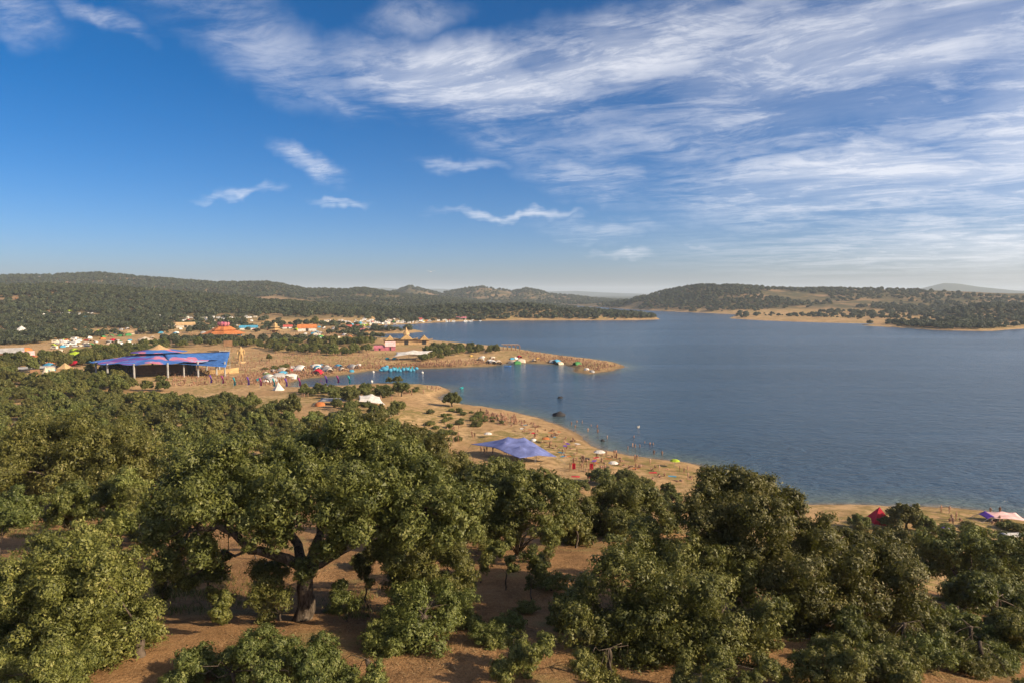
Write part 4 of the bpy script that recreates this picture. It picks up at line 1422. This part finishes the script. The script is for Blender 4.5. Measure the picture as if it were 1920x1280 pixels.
# thatched temple
h, k_, rz_ = at_px(762, 646)
o = tag(empty('temple', h, rz_), 'thatched temple with winged gables and a small spire by the lagoon', 'temple')
mb = MB(); mb.box((0, 2, 2), (38, 8, 4.4)); mb.build('wall', M['tan'], o)
for (x_, w_, z_, hh) in ((-14, 16, 4.0, 3.6), (0, 20, 4.6, 4.4), (15, 15, 4.0, 3.8)):
    mb = MB()
    mb.add([(x_ - w_ / 2, -4, z_ + .8), (x_ - w_ / 4, -4.2, z_), (x_, -4, z_ + hh), (x_ + w_ / 4, -4.2, z_), (x_ + w_ / 2, -4, z_ + .8),
            (x_ - w_ / 2, 8, z_ + .8), (x_ - w_ / 4, 8, z_), (x_, 8, z_ + hh), (x_ + w_ / 4, 8, z_), (x_ + w_ / 2, 8, z_ + .8)],
           [(0, 1, 6, 5), (1, 2, 7, 6), (2, 3, 8, 7), (3, 4, 9, 8), (1, 3, 2)])
    mb.build('roof', M['straw'], o)
mb = MB(); mb.lathe([(3.0, 8.4), (2.2, 10.2), (1.6, 11), (.9, 12.8), (.05, 15)], 8); mb.build('spire', M['tan'], o)
for x_ in (-14, 0, 15):
    mb = MB(); mb.box((x_, -2.04, 1.7), (3.4, .08, 3.4)); mb.build('doorway', M['dark'], o)
# arched brick-coloured frame on the point
h, k_, rz_ = at_px(956, 656)
o = tag(empty('arch_frame', h, rz_), 'reddish timber arches standing on the neck of the sandy point', 'arches')
for i in range(4):
    mb = MB()
    mb.tube([(-5 + i * 3.2, 0, -.4), (-5 + i * 3.2, 0, 2.6), (-4.4 + i * 3.2, 0, 3.7), (-3.4 + i * 3.2, 0, 4.1), (-2.4 + i * 3.2, 0, 3.7), (-1.9 + i * 3.2, 0, 2.6), (-1.9 + i * 3.2, 0, -.4)], .34, 6)
    mb.build('arch', M['wood'], o)
mb = MB(); mb.box((0, 1.2, 4.3), (13, 2.6, .25)); mb.build('deck', M['tan'], o)

# coloured wave banners round the bay
for i, (px, py, c_) in enumerate([(394, 721, 'purple'), (416, 722, 'magenta'), (438, 726, 'teal'), (464, 725, 'purple'), (487, 727, 'magenta'), (512, 728, 'teal'), (535, 728, 'purple'), (560, 727, 'magenta'),
                                  (610, 721, 'purple'), (632, 721, 'magenta'), (653, 722, 'teal')]):
    h = hit(px, py)
    h.z = max(h.z, -.2)
    o = tag(empty('banner', h, -.2), 'tall curling %s banner %s' % (c_, ('leftmost in the row by the bay', 'second from the left in the row', 'third from the left in the row', 'fourth from the left in the row', 'left of the white pointed tent',
            'just left of the white pointed tent', 'right of the white pointed tent', 'last one before the open water', 'first of three on the spit', 'middle one of three on the spit', 'last of three on the spit')[i]), 'banner', 'wave banners round the bay')
    mb = MB(); mb.tube([(0, 0, -.8), (.05, 0, 2.6), (.4, 0, 4.6)], .07); mb.build('pole', M['grey'], o)
    mb = MB(); mb.sheet(lambda u_, v_: (.1 + .35 * math.sin(v_ * 4.6) + (u_ - .2) * 1.25 * (1 - .35 * v_), .25 * math.sin(u_ * 3 + v_ * 4), 1.0 + 3.7 * v_), 5, 9, 0, .04); mb.build('cloth', M[c_], o, True)

# blue inflatable serpent moored in the bay
h = hit(748, 696)
h.z = 0
o = tag(empty('inflatable_serpent', h, -math.atan2(h.x, h.y) + .15), 'turquoise inflatable water serpent floating in the bay', 'inflatable')
mb = MB()
for i in range(9):
    mb.ball((-5 + i * 1.9, .4 * math.sin(i), .9 + .5 * math.sin(i * 1.7)), (1.35, 1.3, 1.25 - .04 * i), 10, 6)
mb.build('body', M['sky'], o, True)
mb = MB(); mb.ball((-8.2, 0, 1.8), (2.4, 1.7, 1.5)); mb.ball((-10.2, -.1, 1.2), (1.5, 1.2, .8)); mb.ball((-7, 0, 2.9), (1.2, 1.2, 1.0)); mb.build('head', M['sky'], o, True)
for i in range(7):
    mb = MB(); mb.add([(-4.4 + i * 1.9, -.18, 1.6), (-3.2 + i * 1.9, -.18, 1.6), (-3.3 + i * 1.9, 0, 3.0), (-4.4 + i * 1.9, .18, 1.6), (-3.2 + i * 1.9, .18, 1.6)], [(0, 1, 2), (4, 3, 2), (3, 0, 2), (1, 4, 2)])
    mb.build('fin', M['teal'], o)
# rocks, buoys, boats
for px, py, s_, lab in ((1048, 779, 1.7, 'dark rounded rock standing out of the water off the beach'), (1050, 746, .9, 'small dark rock far out in the water'), (1130, 826, .5, 'tiny rock near the bathers')):
    h = hit(px, py); h.z = 0
    mb = MB(); mb.ball((0, 0, .1), (s_ * 1.3, s_, s_ * .75), 12, 8)
    rr_ = np.random.default_rng(int(px)); mb.v = [tuple(np.array(p) * (1 + .14 * rr_.normal())) for p in mb.v]
    tag(mb.build('rock', M['dark'], None, True, h), lab, 'rock')
for px, py, lab in ((700, 698, 'white buoy at the head of the inflatable serpent'), (792, 699, 'white buoy right of the inflatable serpent'), (717, 719, 'white buoy near the spit'), (697, 716, 'white buoy beside the last banner')):
    h = hit(px, py); h.z = 0
    o = tag(empty('buoy', h), lab, 'buoy')
    mb = MB(); mb.ball((0, 0, .35), .7); mb.build('float', M['white'], o, True)
    mb = MB(); mb.tube([(0, 0, .9), (0, 0, 1.7)], .08); mb.build('mast', M['grey'], o)


def boat(px, py, L_, mt, lab, rz):
    h = hit(px, py); h.z = 0
    o = tag(empty('boat', h, rz), lab, 'boat')
    mb = MB()
    sec = [(-.5, .34, .5), (-.3, .42, .5), (.1, .42, .55), (.35, .26, .65), (.5, .02, .8)]
    vs = []
    for t_, w_, z_ in sec:
        vs += [(t_ * L_, -w_ * L_ * .42, z_), (t_ * L_, -w_ * L_ * .25, -.15), (t_ * L_, w_ * L_ * .25, -.15), (t_ * L_, w_ * L_ * .42, z_)]
    fs = [(0, 3, 2, 1)]
    for i in range(4):
        for j in range(3):
            fs.append((i * 4 + j, i * 4 + j + 1, i * 4 + j + 5, i * 4 + j + 4))
    mb.add(vs, fs)
    mb.build('hull', mt, o)
    mb = MB(); mb.box((-.1 * L_, 0, .35), (.16 * L_, .6 * L_ * .4, .1)); mb.build('seat', M['wood'], o)


boat(952, 687, 4.6, M['blue'], 'small blue boat at the inner side of the sandy point', .3)
boat(866, 728, 3.2, M['teal'], 'teal paddle boat off the near spit', 1.2)
boat(1197, 801, 1.1, M['grey'], 'small pale float out past the bathers', .5)


def umbrella(px, py, mt, lab, hh=2.2, r=1.3):
    h = hit(px, py)
    o = tag(empty('beach_umbrella', h, random.random()), lab, 'umbrella')
    mb = MB(); mb.tube([(0, 0, -.2), (0, 0, hh)], .035); mb.build('pole', M['grey'], o)
    mb = MB(); mb.lathe([(r, hh - .5), (r * .6, hh - .15), (.03, hh)], 8); mb.build('canopy', mt, o)


umbrella(1265, 876, M['lime'], 'lime green beach umbrella at the water edge')
umbrella(1124, 862, M['white'], 'white beach umbrella above the two small beach oaks', 2.6, 1.6)
umbrella(1150, 876, M['white'], 'tilted white sunshade beside the two small beach oaks', 1.6)
umbrella(1023, 829, M['orange'], 'orange sunshade among the sunbathers', 1.6)
umbrella(990, 846, M['yellow'], 'yellow sunshade in the middle of the near beach', 1.6)
umbrella(915, 819, M['white'], 'white sunshade on the sand left of the lilac tent', 1.5)
# rough pole shelter on the beach
h = hit(1090, 884)
o = tag(empty('pole_shelter', h), 'rough driftwood pole frame with red cloths below the lilac tent', 'shelter')
for i in range(6):
    x_ = -3 + i * 1.2
    mb = MB(); mb.tube([(x_, (i % 2) * 1.6, -.3), (x_ + .2, (i % 2) * 1.6, 2.2 + .3 * (i % 3))], .06); mb.build('pole', M['wood'], o)
mb = MB(); mb.tube([(-3, 0, 2.2), (3.4, .2, 2.3)], .05); mb.build('crossbar', M['wood'], o)
for x_ in (-2.2, 2.0):
    mb = MB(); mb.sheet(lambda u_, v_: (x_ + u_ * .8, .05 * math.sin(6 * u_), .7 + 1.4 * v_), 4, 3, 0, .02); mb.build('cloth', M['red'], o)
# bird in the sky
mb = MB()
mb.tube([(0, -.35, 0), (0, -.1, .02), (0, .25, .0), (0, .42, 0)], [.02, .07, .06, .015], 6)
for sg in (-1, 1):
    mb.add([(sg * .04, -.05, .03), (sg * .45, .02, .2), (sg * .95, -.12, .12), (sg * .5, -.16, .17), (sg * .04, -.2, .02)], [(0, 1, 2, 3, 4) if sg > 0 else (4, 3, 2, 1, 0)])
d_ = ray(808, 510); d_ = d_ / d_[1] * 115
tag(mb.build('gull', M['white'], None, False, (d_[0], d_[1], CAMZ + d_[2])), 'white gull gliding above the far hills', 'bird')

# ------------------------------------------------------------------ camp: vehicles and small tents
def vehicle(col, van):
    mb = MB()
    if van:
        prof = [(-2.6, .35), (2.5, .35), (2.55, 1.1), (2.1, 1.25), (1.6, 2.15), (1.3, 2.45), (-2.6, 2.45)]
        wins = [(-1.9, 1.45, 2.0, 2.6)]
    else:
        prof = [(-2.1, .3), (2.1, .3), (2.15, .75), (1.2, .95), (.5, 1.45), (-1.3, 1.48), (-1.9, .98), (-2.15, .9)]
        wins = [(-1.3, 1.0, 1.38, 1.9)]
    wd = .98 if van else .85
    mb.prism(prof, -wd, wd, 0)
    for x0, z0, z1, ln in wins:
        for sg in (-1, 1):
            mb.box((x0 + ln / 2, sg * (wd + .01), (z0 + z1) / 2), (ln, .03, z1 - z0), 1)
    for x_ in (-1.5, 1.45):
        for sg in (-1, 1):
            n_ = len(mb.v)
            ring = [(x_ + .33 * math.cos(a * .785), sg * (wd - .02), .33 + .33 * math.sin(a * .785)) for a in range(8)] + [(x_ + .33 * math.cos(a * .785), sg * (wd + .06), .33 + .33 * math.sin(a * .785)) for a in range(8)]
            mb.add(ring, [tuple(range(8)), tuple(range(15, 7, -1))] + [(i, i + 8, (i + 1) % 8 + 8, (i + 1) % 8) for i in range(8)], 2)
    return mb.mesh('vehicle', [col, M['dark'], M['dark']])


paint = [flat_mat('paint_' + n_, c_, .35, .05) for n_, c_ in (('white', (.78, .77, .74)), ('silver', (.5, .5, .5)), ('cream', (.7, .62, .48)), ('dark', (.06, .07, .09)), ('red', (.35, .04, .03)))]
VANS = [vehicle(p, True) for p in paint[:3]]
CARS = [vehicle(p, False) for p in paint]
VR = np.random.default_rng(8)
PARK = [([(330, 596), (480, 594), (470, 606), (335, 608)], 34, 'in the dense car park left of the tall pale tree'), ([(600, 602), (700, 598), (860, 601), (800, 605), (690, 609), (605, 608)], 52, 'in the long row of vehicles under the far wood'),
        ([(30, 588), (180, 586), (175, 594), (40, 594)], 24, 'in the pale strip of vehicles in the left wood'), ([(215, 650), (260, 645), (262, 658), (222, 660)], 18, 'in the small car park behind the stage'),
        ([(90, 640), (165, 632), (165, 650), (95, 655)], 14, 'in the camp left of the yellow-green dome'), ([(690, 606), (900, 600), (905, 603), (700, 610)], 16, 'parked along the far beach'), ([(270, 592), (330, 588), (325, 600), (280, 602)], 12, 'at the edge of the left wood')]
vnames = ['white', 'silver', 'cream', 'dark', 'red']
for poly, n_, where in PARK:
    for h in scatter_px(poly, int(n_ * 1.5), VR):
        van = VR.random() < .55
        ci = int(VR.choice(3, p=[.7, .15, .15])) if van else int(VR.choice(5, p=[.45, .25, .1, .12, .08]))
        o = link('camper_van' if van else 'parked_car', (VANS if van else CARS)[ci], None, h)
        o.rotation_euler = (0, 0, VR.choice([.2, 1.7, 3.3]) + VR.normal() * .15)
        tag(o, '%s %s %s' % (vnames[ci], 'camper van' if van else 'car', where), 'van' if van else 'car', 'vehicles ' + where)


def ridge_tent(col):
    mb = MB()
    mb.sheet(lambda u_, v_: (-1.6 + 3.2 * v_, 1.3 * math.cos(math.pi * u_), 1.45 * math.sin(math.pi * u_) * (1 - .25 * (2 * v_ - 1) ** 2)), 6, 4, 0, .04)
    mb.add([(1.62, -.5, 0), (1.62, .5, 0), (1.62, 0, .95)], [(0, 1, 2)], 1)
    return mb.mesh('camp_tent', [col, M['dark']], True)


tcols = ['white', 'cream', 'sky', 'orange', 'red', 'green', 'grey', 'lime']
TM = [ridge_tent(M[c_]) for c_ in tcols]
CAMP = [([(0, 655), (110, 640), (235, 650), (215, 668), (100, 700), (0, 690)], 22, 'in the camp around the barn'), ([(110, 625), (330, 610), (340, 640), (230, 650), (120, 650)], 26, 'in the camp behind the stage'),
        ([(330, 612), (520, 605), (650, 612), (640, 622), (480, 630), (350, 630)], 26, 'among the market tents'), ([(620, 612), (700, 604), (860, 600), (770, 606), (690, 612)], 22, 'on the far beach'),
        ([(540, 628), (690, 618), (690, 632), (600, 640)], 16, 'beside the lagoon'), ([(480, 700), (600, 685), (690, 684), (620, 700), (500, 718)], 14, 'on the crowded beach of the bay'), ([(850, 672), (1000, 668), (1090, 684), (930, 682)], 10, 'on the sandy point'),
        ([(30, 560), (280, 565), (290, 590), (40, 590)], 16, 'high in the left wood')]
for poly, n_, where in CAMP:
    for h in scatter_px(poly, int(n_ * 1.9), VR):
        ci = int(VR.choice(8, p=[.34, .2, .1, .07, .07, .07, .1, .05]))
        o = link('camp_tent', TM[ci], None, h)
        o.scale = [VR.uniform(.9, 1.9)] * 3
        o.rotation_euler = (0, 0, VR.uniform(0, 6.3))
        tag(o, '%s camping tent %s' % (tcols[ci].replace('sky', 'light blue'), where), 'tent', 'tents ' + where)

# ------------------------------------------------------------------ people
POSES = {
    'standing': dict(pelvis=(0, 0, .95), chest=(0, 0, 1.3), neck=(0, 0, 1.48), head=(0, .02, 1.6), top=(0, .01, 1.72), sh=(.19, 0, 1.42), el=(.26, -.02, 1.15), ha=(.25, .08, .9), hip=(.1, 0, .9), kn=(.11, .02, .5), an=(.11, -.02, .09), toe=(.12, .14, .04)),
    'walking': dict(pelvis=(0, 0, .93), chest=(0, .05, 1.28), neck=(0, .07, 1.46), head=(0, .1, 1.58), top=(0, .1, 1.7), sh=(.19, .04, 1.4), el=(.25, .1, 1.13), ha=(.23, .28, .98), hip=(.1, 0, .88), kn=(.11, .2, .5), an=(.11, .2, .1), toe=(.11, .36, .06)),
    'sitting': dict(pelvis=(0, 0, .13), chest=(0, -.1, .46), neck=(0, -.08, .64), head=(0, -.03, .76), top=(0, -.02, .88), sh=(.18, -.1, .58), el=(.26, .06, .36), ha=(.16, .32, .42), hip=(.1, .06, .13), kn=(.15, .4, .44), an=(.14, .58, .08), toe=(.15, .73, .04)),
    'lying': dict(pelvis=(0, 0, .11), chest=(0, -.36, .13), neck=(0, -.55, .12), head=(0, -.68, .13), top=(0, -.8, .13), sh=(.19, -.48, .11), el=(.34, -.3, .06), ha=(.3, -.05, .06), hip=(.1, .08, .1), kn=(.12, .48, .12), an=(.12, .88, .07), toe=(.14, .95, .16))}
RAD = dict(pelvis=.14, chest=.15, neck=.06, head=.1, top=.06, sh=.07, el=.05, ha=.04, hip=.1, kn=.065, an=.045, toe=.04)


def person_mesh(name, P_):
    nodes, names = [], []
    ix = {}
    for k in ('pelvis', 'chest', 'neck', 'head', 'top'):
        ix[k] = len(nodes); nodes.append(P_[k]); names.append(k)
    E = [('pelvis', 'chest'), ('chest', 'neck'), ('neck', 'head'), ('head', 'top')]
    for sg in (1, -1):
        for k in ('sh', 'el', 'ha', 'hip', 'kn', 'an', 'toe'):
            q = P_[k]
            if name == 'walking' and sg < 0 and k in ('kn', 'an', 'toe', 'el', 'ha'):
                q = (q[0], q[1] - (.22 if k == 'kn' else .5 if k in ('an', 'toe') else .3), q[2] + (.06 if k == 'an' else 0))
            ix[k + str(sg)] = len(nodes); nodes.append((q[0] * sg, q[1], q[2])); names.append(k)
        E += [('chest', 'sh%d' % sg), ('sh%d' % sg, 'el%d' % sg), ('el%d' % sg, 'ha%d' % sg), ('pelvis', 'hip%d' % sg), ('hip%d' % sg, 'kn%d' % sg), ('kn%d' % sg, 'an%d' % sg), ('an%d' % sg, 'toe%d' % sg)]
    me = bpy.data.meshes.new('skel')
    me.from_pydata(nodes, [(ix[a], ix[b]) for a, b in E], [])
    o = bpy.data.objects.new('skel', me)
    COL.objects.link(o)
    o.modifiers.new('skin', 'SKIN')
    o.modifiers.new('sub', 'SUBSURF').render_levels = 1
    o.modifiers['sub'].levels = 1
    for i, sv in enumerate(me.skin_vertices[0].data):
        sv.radius = (RAD[names[i]],) * 2
        sv.use_root = i == 0
    dg = bpy.context.evaluated_depsgraph_get()
    m2 = bpy.data.meshes.new_from_object(o.evaluated_get(dg))
    bpy.data.objects.remove(o)
    N_ = np.array(nodes)
    slot = {'pelvis': 2, 'hip': 2, 'chest': 1, 'sh': 1, 'top': 3}
    for p in m2.polygons:
        k = names[int(np.argmin(np.linalg.norm(N_ - np.array(p.center), axis=1)))]
        p.material_index = slot.get(k, 0)
        p.use_smooth = True
    return m2


skinm = [flat_mat('skin_%d' % i, c_, .55, .08) for i, c_ in enumerate(((.30, .16, .10), (.20, .10, .06), (.38, .23, .15)))]
hairm = [flat_mat('hair_%d' % i, c_, .6, .1) for i, c_ in enumerate(((.02, .014, .01), (.09, .05, .025), (.25, .17, .08)))]
CLO = {'white': (.7, .68, .64), 'black': (.025, .025, .03), 'red': (.5, .04, .04), 'blue': (.05, .12, .32), 'tan': (.4, .28, .16), 'purple': (.2, .07, .25)}
clom = {k: flat_mat('cloth_' + k, c_, .85, .1) for k, c_ in CLO.items()}
base = {p: person_mesh(p, q) for p, q in POSES.items()}
PEO = {}
ck = list(CLO)
for p, m_ in base.items():
    for j, c_ in enumerate(ck):
        q = m_.copy()
        q.materials.clear()
        bare = p == 'lying' or j % 3 == 1
        for mm in (skinm[j % 3], skinm[j % 3] if bare and j % 2 else clom[c_], clom[c_] if bare else clom[ck[(j * 5 + 1) % 6]], hairm[(j + 1) % 3]):
            q.materials.append(mm)
        PEO[(p, c_)] = q
PRG = np.random.default_rng(21)
ZONES = [([(905, 772), (960, 782), (1020, 800), (1070, 815), (1090, 840), (1040, 845), (990, 815), (930, 800), (890, 785)], 85, 'on the crowded sand between the lilac tent and the water', (.15, .05, .55, .25)),
         ([(1040, 830), (1100, 840), (1180, 860), (1240, 870), (1180, 880), (1080, 870), (1045, 850)], 45, 'on the waterside sand right of the lilac tent', (.25, .1, .4, .25)),
         ([(1060, 865), (1150, 880), (1130, 905), (1075, 905)], 22, 'in the group around the driftwood frame', (.6, .2, .2, 0)),
         ([(1180, 872), (1300, 882), (1320, 892), (1270, 905), (1180, 895)], 20, 'on the open end of the near beach', (.2, .1, .4, .3)),
         ([(1060, 795), (1110, 820), (1180, 845), (1260, 860), (1300, 855), (1180, 810), (1090, 785)], 20, 'wading in the shallows off the near beach', (.8, .2, 0, 0)),
         ([(820, 800), (880, 800), (900, 825), (830, 835)], 12, 'on the sand left of the lilac tent', (.5, .3, .2, 0)),
         ([(880, 838), (960, 850), (985, 868), (930, 862)], 12, 'in the shade under the lilac tent', (.5, .1, .4, 0)),
         ([(1690, 955), (1900, 965), (1880, 985), (1760, 990), (1700, 965)], 14, 'on the shore by the red tent', (.5, .2, .3, 0)),
         ([(740, 728), (830, 728), (820, 738), (740, 742)], 34, 'on the tip of the near spit', (.35, .1, .4, .15)),
         ([(560, 743), (700, 748), (760, 748), (700, 756), (590, 752)], 18, 'on the flat behind the off-white canopy', (.6, .4, 0, 0))]
for poly, n_, where, pp in ZONES:
    for h in scatter_px(poly, n_, PRG):
        p = str(PRG.choice(list(POSES), p=pp))
        c_ = ck[int(PRG.integers(6))]
        if 'wading' in where:
            h.z = max(gz(h.x, h.y)[0], -1.0)
        o = link('person', PEO[(p, c_)], None, h)
        o.rotation_euler = (0, 0, PRG.uniform(0, 6.28))
        o.scale = [PRG.uniform(.9, 1.06)] * 3
        lab = ('person in %s wading in the shallows off the near beach' % c_) if 'wading' in where else '%s person in %s %s' % (p, c_, where)
        tag(o, lab, 'person', 'people ' + where)
# towels under some of the sunbathers
tow = []
for c_ in ('red', 'sky', 'white', 'orange', 'purple'):
    mb = MB(); mb.sheet(lambda u_, v_: ((u_ - .5) * 1.0, (v_ - .5) * 1.9, .03 + .02 * math.sin(7 * u_ + 3 * v_)), 4, 6, 0, .02)
    tow.append((c_, mb.mesh('towel', M[c_])))
for poly, n_, where, pp in ZONES[:4]:
    for h in scatter_px(poly, n_ // 6, PRG):
        c_, m_ = tow[int(PRG.integers(5))]
        o = link('towel', m_, None, (h.x, h.y, h.z + .03))
        o.rotation_euler = (0, 0, PRG.uniform(0, 6.28))
        tag(o, '%s towel spread %s' % (c_.replace('sky', 'blue'), where), 'towel', 'towels ' + where)
# the far crowd nobody could count
CR = []
for poly, n_ in (([(440, 705), (560, 690), (640, 684), (700, 690), (620, 702), (560, 710), (530, 722), (440, 722)], 520), ([(300, 705), (430, 700), (440, 722), (300, 724)], 110),
                 ([(400, 665), (640, 655), (720, 662), (760, 680), (640, 690), (460, 700)], 330), ([(640, 688), (780, 682), (860, 683), (860, 687), (700, 691)], 180),
                 ([(780, 680), (930, 672), (930, 682), (860, 686), (790, 688)], 120), ([(960, 656), (1050, 668), (1140, 680), (1165, 687), (1110, 697), (1080, 684), (1000, 676)], 260),
                 ([(200, 690), (400, 690), (400, 702), (215, 702)], 180), ([(440, 632), (680, 612), (690, 632), (560, 640)], 160), ([(570, 622), (660, 608), (680, 624), (600, 630)], 160),
                 ([(300, 620), (480, 626), (480, 640), (320, 645)], 120), ([(880, 770), (960, 780), (1000, 800), (930, 792)], 40)):
    CR += scatter_px(poly, int(n_ * 2.0), PRG)
CR = np.array([tuple(q) for q in CR])
psrc = [bpy.data.objects.new('crowd_figure', PEO[(p, c_)]) for p, c_ in (('standing', 'white'), ('standing', 'black'), ('walking', 'blue'), ('sitting', 'blue'), ('sitting', 'red'), ('sitting', 'black'), ('sitting', 'white'), ('lying', 'tan'), ('walking', 'black'), ('sitting', 'purple'))]
gn_scatter('crowd', CR, PRG.uniform(.9, 1.1, len(CR)), PRG.uniform(0, 6.28, len(CR)), PRG.integers(0, len(psrc), len(CR)), psrc, 'distant festival crowd spread over the plain and the beaches', 'crowd')

# ------------------------------------------------------------------ carved wooden giant
h, k_, rz_ = at_px(452, 680)
o = tag(empty('carved_figure', h, rz_ + 3.14), 'giant straw-coloured carved figure standing on the plain', 'sculpture')
gm = base['standing'].copy(); gm.materials.clear()
for _ in range(4):
    gm.materials.append(M['straw'])
g_ = link('body', gm, o)
g_.scale = (8.2, 9.5, 6.0)
mb = MB(); mb.lathe([(2.8, -.5), (2.6, .9), (.1, 1.0)], 8); mb.build('plinth', M['tan'], o)

# ------------------------------------------------------------------ undergrowth
BG = np.random.default_rng(31)
SHRUB = [([(800, 775), (850, 770), (940, 780), (945, 800), (870, 800), (810, 790)], 34, 'on the stony bank above the crowded beach'), ([(620, 732), (720, 726), (820, 728), (760, 738), (640, 744)], 30, 'on the crest of the near spit'),
         ([(800, 790), (850, 800), (860, 830), (810, 830)], 12, 'on the slope left of the lilac tent'), ([(1700, 985), (1900, 985), (1920, 1010), (1780, 1015)], 12, 'around the clearing at the right edge'),
         ([(1100, 935), (1300, 945), (1420, 940), (1380, 960), (1150, 965)], 22, 'on the drop above the near beach'), ([(1750, 1170), (1920, 1180), (1920, 1275), (1780, 1275)], 12, 'on the shaded slope at the lower right'),
         ([(640, 1060), (1040, 1030), (1040, 1200), (900, 1260), (640, 1200)], 9, 'on the red earth of the clearing'), ([(50, 985), (280, 1000), (300, 1100), (250, 1000)], 6, 'on the red earth left of the forked oak'),
         ([(480, 690), (520, 682), (540, 690), (500, 700)], 6, 'on the plain right of the curved wall'), ([(300, 706), (220, 716), (330, 722)], 8, 'in front of the striped stage'), ([(1480, 1235), (1760, 1245), (1760, 1280), (1480, 1280)], 8, 'under the wide oak')]
for poly, n_, where in SHRUB:
    for h in scatter_px(poly, n_, BG):
        far_ = h.y > 330
        plant('bush', (BUSHN if h.y < 75 else BUSHV)[int(BG.integers(3))], h, BG.uniform(.6, 1.15) * (1.5 if far_ else .8 if h.y < 60 else 1), BG.uniform(0, 6), 'low scrubby bush ' + where, 'low bushes ' + where, 'bush', BG.uniform(.7, 1.1))


def tufts(name, spots, hgt, nb, mt, label, spread=.25, lay=.35):
    n = len(spots) * nb
    b_ = np.repeat(np.array([tuple(q) for q in spots]), nb, 0)
    b_ = b_ + np.concatenate([BG.normal(size=(n, 2)) * spread, np.zeros((n, 1))], 1)
    b_[:, 2] = gz(b_[:, 0], b_[:, 1]) - .02
    an = BG.uniform(0, 6.28, n)
    hh = hgt * BG.uniform(.5, 1.3, n)
    sd_ = np.stack([np.cos(an), np.sin(an), np.zeros(n)], 1) * .022
    tip = b_ + np.stack([BG.normal(size=n) * lay * hh, BG.normal(size=n) * lay * hh, hh * (1 - .45 * min(lay, 1))], 1)
    v_ = np.stack([b_ - sd_, b_ + sd_, tip], 1).reshape(-1, 3)
    return tag(link(name, mesh_np(name, v_, np.arange(n * 3).reshape(n, 3), [mt], attrs={'tone': ('FACE', BG.uniform(0, 1, n))})), label, 'grass', kind='stuff')


straw = leaf_mat('straw', (.16, .10, .04), (.34, .22, .09), (.50, .36, .17), .2)
GROUNDPX = [(0, 985), (300, 980), (480, 1000), (900, 1000), (1080, 1010), (1060, 1270), (0, 1279)]
def patchy(sp):
    q = np.array([tuple(p) for p in sp])
    k = fbm(q[:, 0] / 2.6, q[:, 1] / 2.6, 3, 71) + BG.normal(size=len(q)) * .06 > .03
    return [p for p, kk in zip(sp, k) if kk]


tufts('dry_grass', patchy(scatter_px(GROUNDPX, 2600, BG)) + scatter_px([(1480, 1180), (1900, 1160), (1900, 1279), (1480, 1279)], 260, BG), .13, 20, straw, 'dry straw and litter over the red earth', .55, 1.1)
tufts('green_grass', scatter_px([(280, 1080), (480, 1080), (520, 1140), (300, 1150)], 34, BG) + scatter_px([(620, 1110), (720, 1110), (720, 1160), (620, 1160)], 12, BG) + scatter_px([(20, 985), (170, 985), (170, 1010), (20, 1010)], 26, BG),
      .34, 60, M['bright'], 'green grass tufts under the forked oak', .4)

# ------------------------------------------------------------------ tell small sets of look-alikes apart by their order
ORD = ['first', 'second', 'third', 'fourth', 'fifth', 'sixth', 'seventh', 'eighth', 'ninth', 'tenth', 'eleventh', 'twelfth', 'thirteenth', 'fourteenth']
same = {}
for o in COL.objects:
    if o.parent is None and 'label' in o and 'group' in o and o.get('kind') is None:
        same.setdefault(o['label'], []).append(o)
for lab, os_ in same.items():
    n_ = len(os_)
    if 2 <= n_ <= 14 and len(lab.split()) <= 12:
        for i_, o in enumerate(sorted(os_, key=lambda q: q.location.x / q.location.y)):
            o['label'] = '%s, %s' % (lab, 'leftmost of %s' % ('two' if n_ == 2 else 'them') if i_ == 0 else 'rightmost of %s' % ('two' if n_ == 2 else 'them') if i_ == n_ - 1 else ORD[i_] + ' from left')

# ------------------------------------------------------------------ haze
hm, ht = mat('haze')
pv = ht.n('ShaderNodeVolumePrincipled')
pv.inputs['Color'].default_value = (.76, .88, 1.0, 1)
pv.inputs['Density'].default_value = 7.5e-5
pv.inputs['Anisotropy'].default_value = .08
ht.t.links.new(pv.outputs[0], ht.n('ShaderNodeOutputMaterial').inputs['Volume'])
mb = MB()
mb.box((0, 0, 117), (46000, 46000, 250))
hz_ = mb.build('haze', hm)
tag(hz_, 'thin blue haze over the lake and hills', 'haze', kind='stuff')
